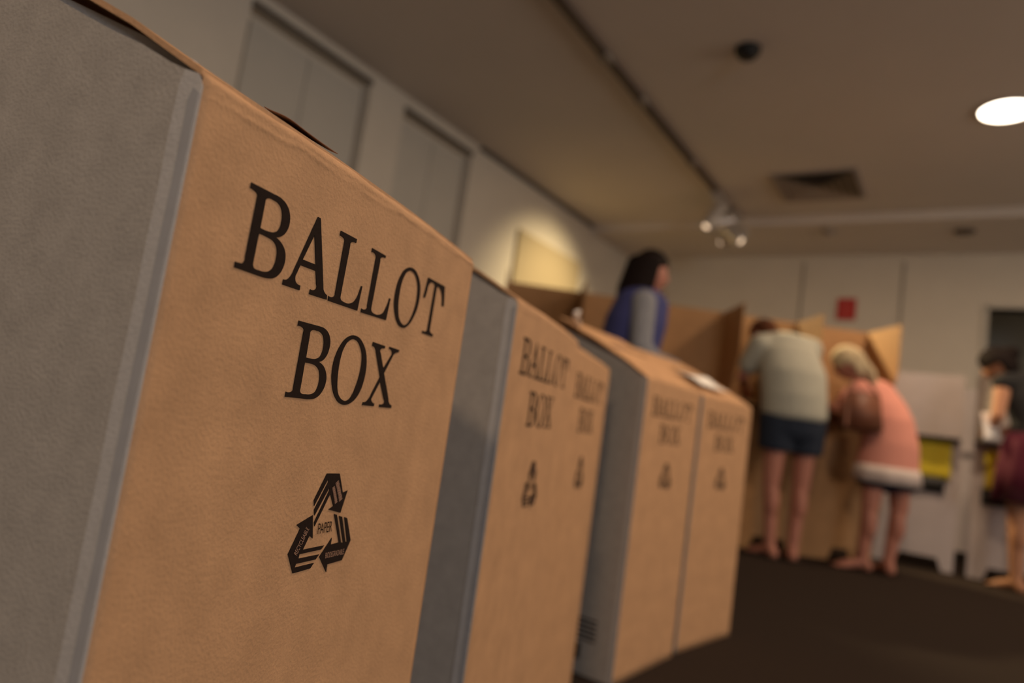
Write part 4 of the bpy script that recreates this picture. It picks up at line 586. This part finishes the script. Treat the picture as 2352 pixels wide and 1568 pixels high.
# --- blond person in a pink top
J = dict(spine=[((.05, 0, .80), .135, .11), ((.04, .01, .93), .125, .10), ((.01, .05, 1.06), .145, .11), ((-.04, .10, 1.17), .135, .09)],
         neck=(-.11, .12, 1.23), skull=(-.215, .10, 1.335), face=(-.75, .55, -.55), up=(-.2, .1, 1),
         hipL=(-.03, 0, .76), hipR=(.115, 0, .76), kneeL=(-.055, -.01, .42), kneeR=(.145, .01, .42), ankleL=(-.075, 0, .08), ankleR=(.095, 0, .08), footL=(-1, .15), footR=(.1, 1),
         shL=(-.16, .05, 1.16), shR=(.085, .13, 1.12), elL=(-.30, .09, 1.02), elR=(.10, .30, .98), wrL=(-.28, .30, 1.02), wrR=(-.03, .38, 1.02), handL=((.2, .9, 0), (0, 0, 1)), handR=((-.5, .8, 0), (0, 0, 1)), curl=.9)
r, HM = make_person('person', 'blond person in a pink top with a white hem, bending into the rightmost brown screen', (-.412, 4.93), J, SKIN); r.scale = (.965,)*3
PINK = mat('pink_top', (.62, .255, .19), .88, .05, 20)
def ptail(bm): torso(bm, [((.04, 0, .68), .198, .155), ((.045, 0, .82), .182, .15), ((.03, .02, .98), .165, .14), ((0, .05, 1.08), .16, .12)], 0)
shirt(r, 'pink_top', J, PINK, .016, None, .5, 0, ptail)
skirt_mesh([(.04, 0, .68, .200, .157), (.04, 0, .64, .206, .162), (.04, 0, .575, .212, .168)], mat('white_hem', (.55, .45, .40), .85), 'white_hem', r, .03)
shorts(r, J, mat('dark_shorts', (.015, .015, .03), .9), .018, .66, ((.045, 0, .68), .12, .09))
HAIRB = mat('blond_hair', (.50, .39, .24), .8, .2, 60, .5, 120, spec=.1, stretch=(1, 1, .2))
bm = bmesh.new(); hair_cap(bm, HM, .016, .0); sk = Vector(J['skull'])
for k in range(13):
    t = k/12; a = -.2+t*2.2; q0 = sk+Vector((.02+.05*t, -.07+.06*t, .05-.03*t)); q1 = sk+Vector((.12+.05*t, -.075+.09*t, -.06-.01*k)); q2 = sk+Vector((.17+.13*t, -.05+.1*t, -.20+.01*math.sin(k*3)))
    capsule(bm, q0, .032, q1, .030, 10); capsule(bm, q1, .030, q2, .020, 10)
fused('hair', bm, HAIRB, r, .008, 4)
# shoulder bag she carries
b = thing('shoulder_bag', 'large brown leather shoulder bag hanging at the side of the blond person in pink', 'bag', (-.412, 4.93, 0), YAW); b.scale = (.965,)*3
bm = bmesh.new(); box(bm, -.36, -.19, .875, -.09, -.07, 1.13)
for v_ in bm.verts:
    if v_.co.z > 1: v_.co.x = -.225+(v_.co.x+.225)*.82; v_.co.y = -.13+(v_.co.y+.13)*.45
bmesh.ops.bevel(bm, geom=bm.edges[:], offset=.025, segments=3, affect='EDGES'); LEA = mat('brown_leather', (.145, .050, .024), .55, .15, 30); mesh_obj('bag_body', bm, LEA, b, True)
bm = bmesh.new(); pr = None
for k in range(17):
    t = k/16; q = Vector((-.32+.20*t, -.13+.06*math.sin(PI*t), 1.11+.13*math.sin(PI*t)))
    if pr: capsule(bm, pr, .009, q, .009, 8)
    pr = q
mesh_obj('handle', bm, LEA, b, True)
# --- person at the right edge
J = dict(spine=[((0, 0, .93), .15, .115), ((0, .01, 1.06), .125, .10), ((-.01, .05, 1.20), .15, .105), ((-.03, .09, 1.32), .14, .09)],
         neck=(-.09, .12, 1.37), skull=(-.15, .16, 1.435), face=(-.55, .6, -.55), up=(-.1, .2, 1),
         hipL=(-.08, 0, .87), hipR=(.09, 0, .87), kneeL=(-.085, .01, .48), kneeR=(.09, .01, .48), ankleL=(-.075, 0, .085), ankleR=(.09, 0, .085), footL=(-.3, 1), footR=(.3, 1),
         shL=(-.185, .06, 1.30), shR=(.13, .14, 1.31), elL=(-.235, .02, 1.08), elR=(.17, .30, 1.08), wrL=(-.165, .17, .99), wrR=(.04, .38, 1.0), handL=((.75, .65, -.1), (0, 0, 1)), handR=((-.5, .8, -.1), (0, 0, 1)), curl=.8)
r, HM = make_person('person', 'person with black top and maroon skirt, cut off by the right edge', (.392, 5.49), J, SKIN_TAN)
shirt(r, 'black_top', J, mat('black_top', (.012, .011, .011), .85), .012, None, 0)
skirt_mesh([(0, 0, .99, .165, .13), (0, 0, .90, .195, .155), (0, 0, .75, .215, .175), (0, 0, .55, .235, .19)], mat('maroon_skirt', (.075, .006, .018), .85, .1, 20), 'maroon_skirt', r, .06)
bm = bmesh.new(); hair_cap(bm, HM, .016, -.01); ball(bm, HM @ Vector((0, -.10, .03)), .05, 14); fused('hair', bm, MATS['dark_hair'], r, .008, 4)
pp = paper('white_paper', Matrix.Translation((.150, 5.43, 1.01)) @ Euler((1.35, 0, YAW)).to_matrix().to_4x4(), .11, .18, .02, 'white paper held low at the side of the person in the maroon skirt')
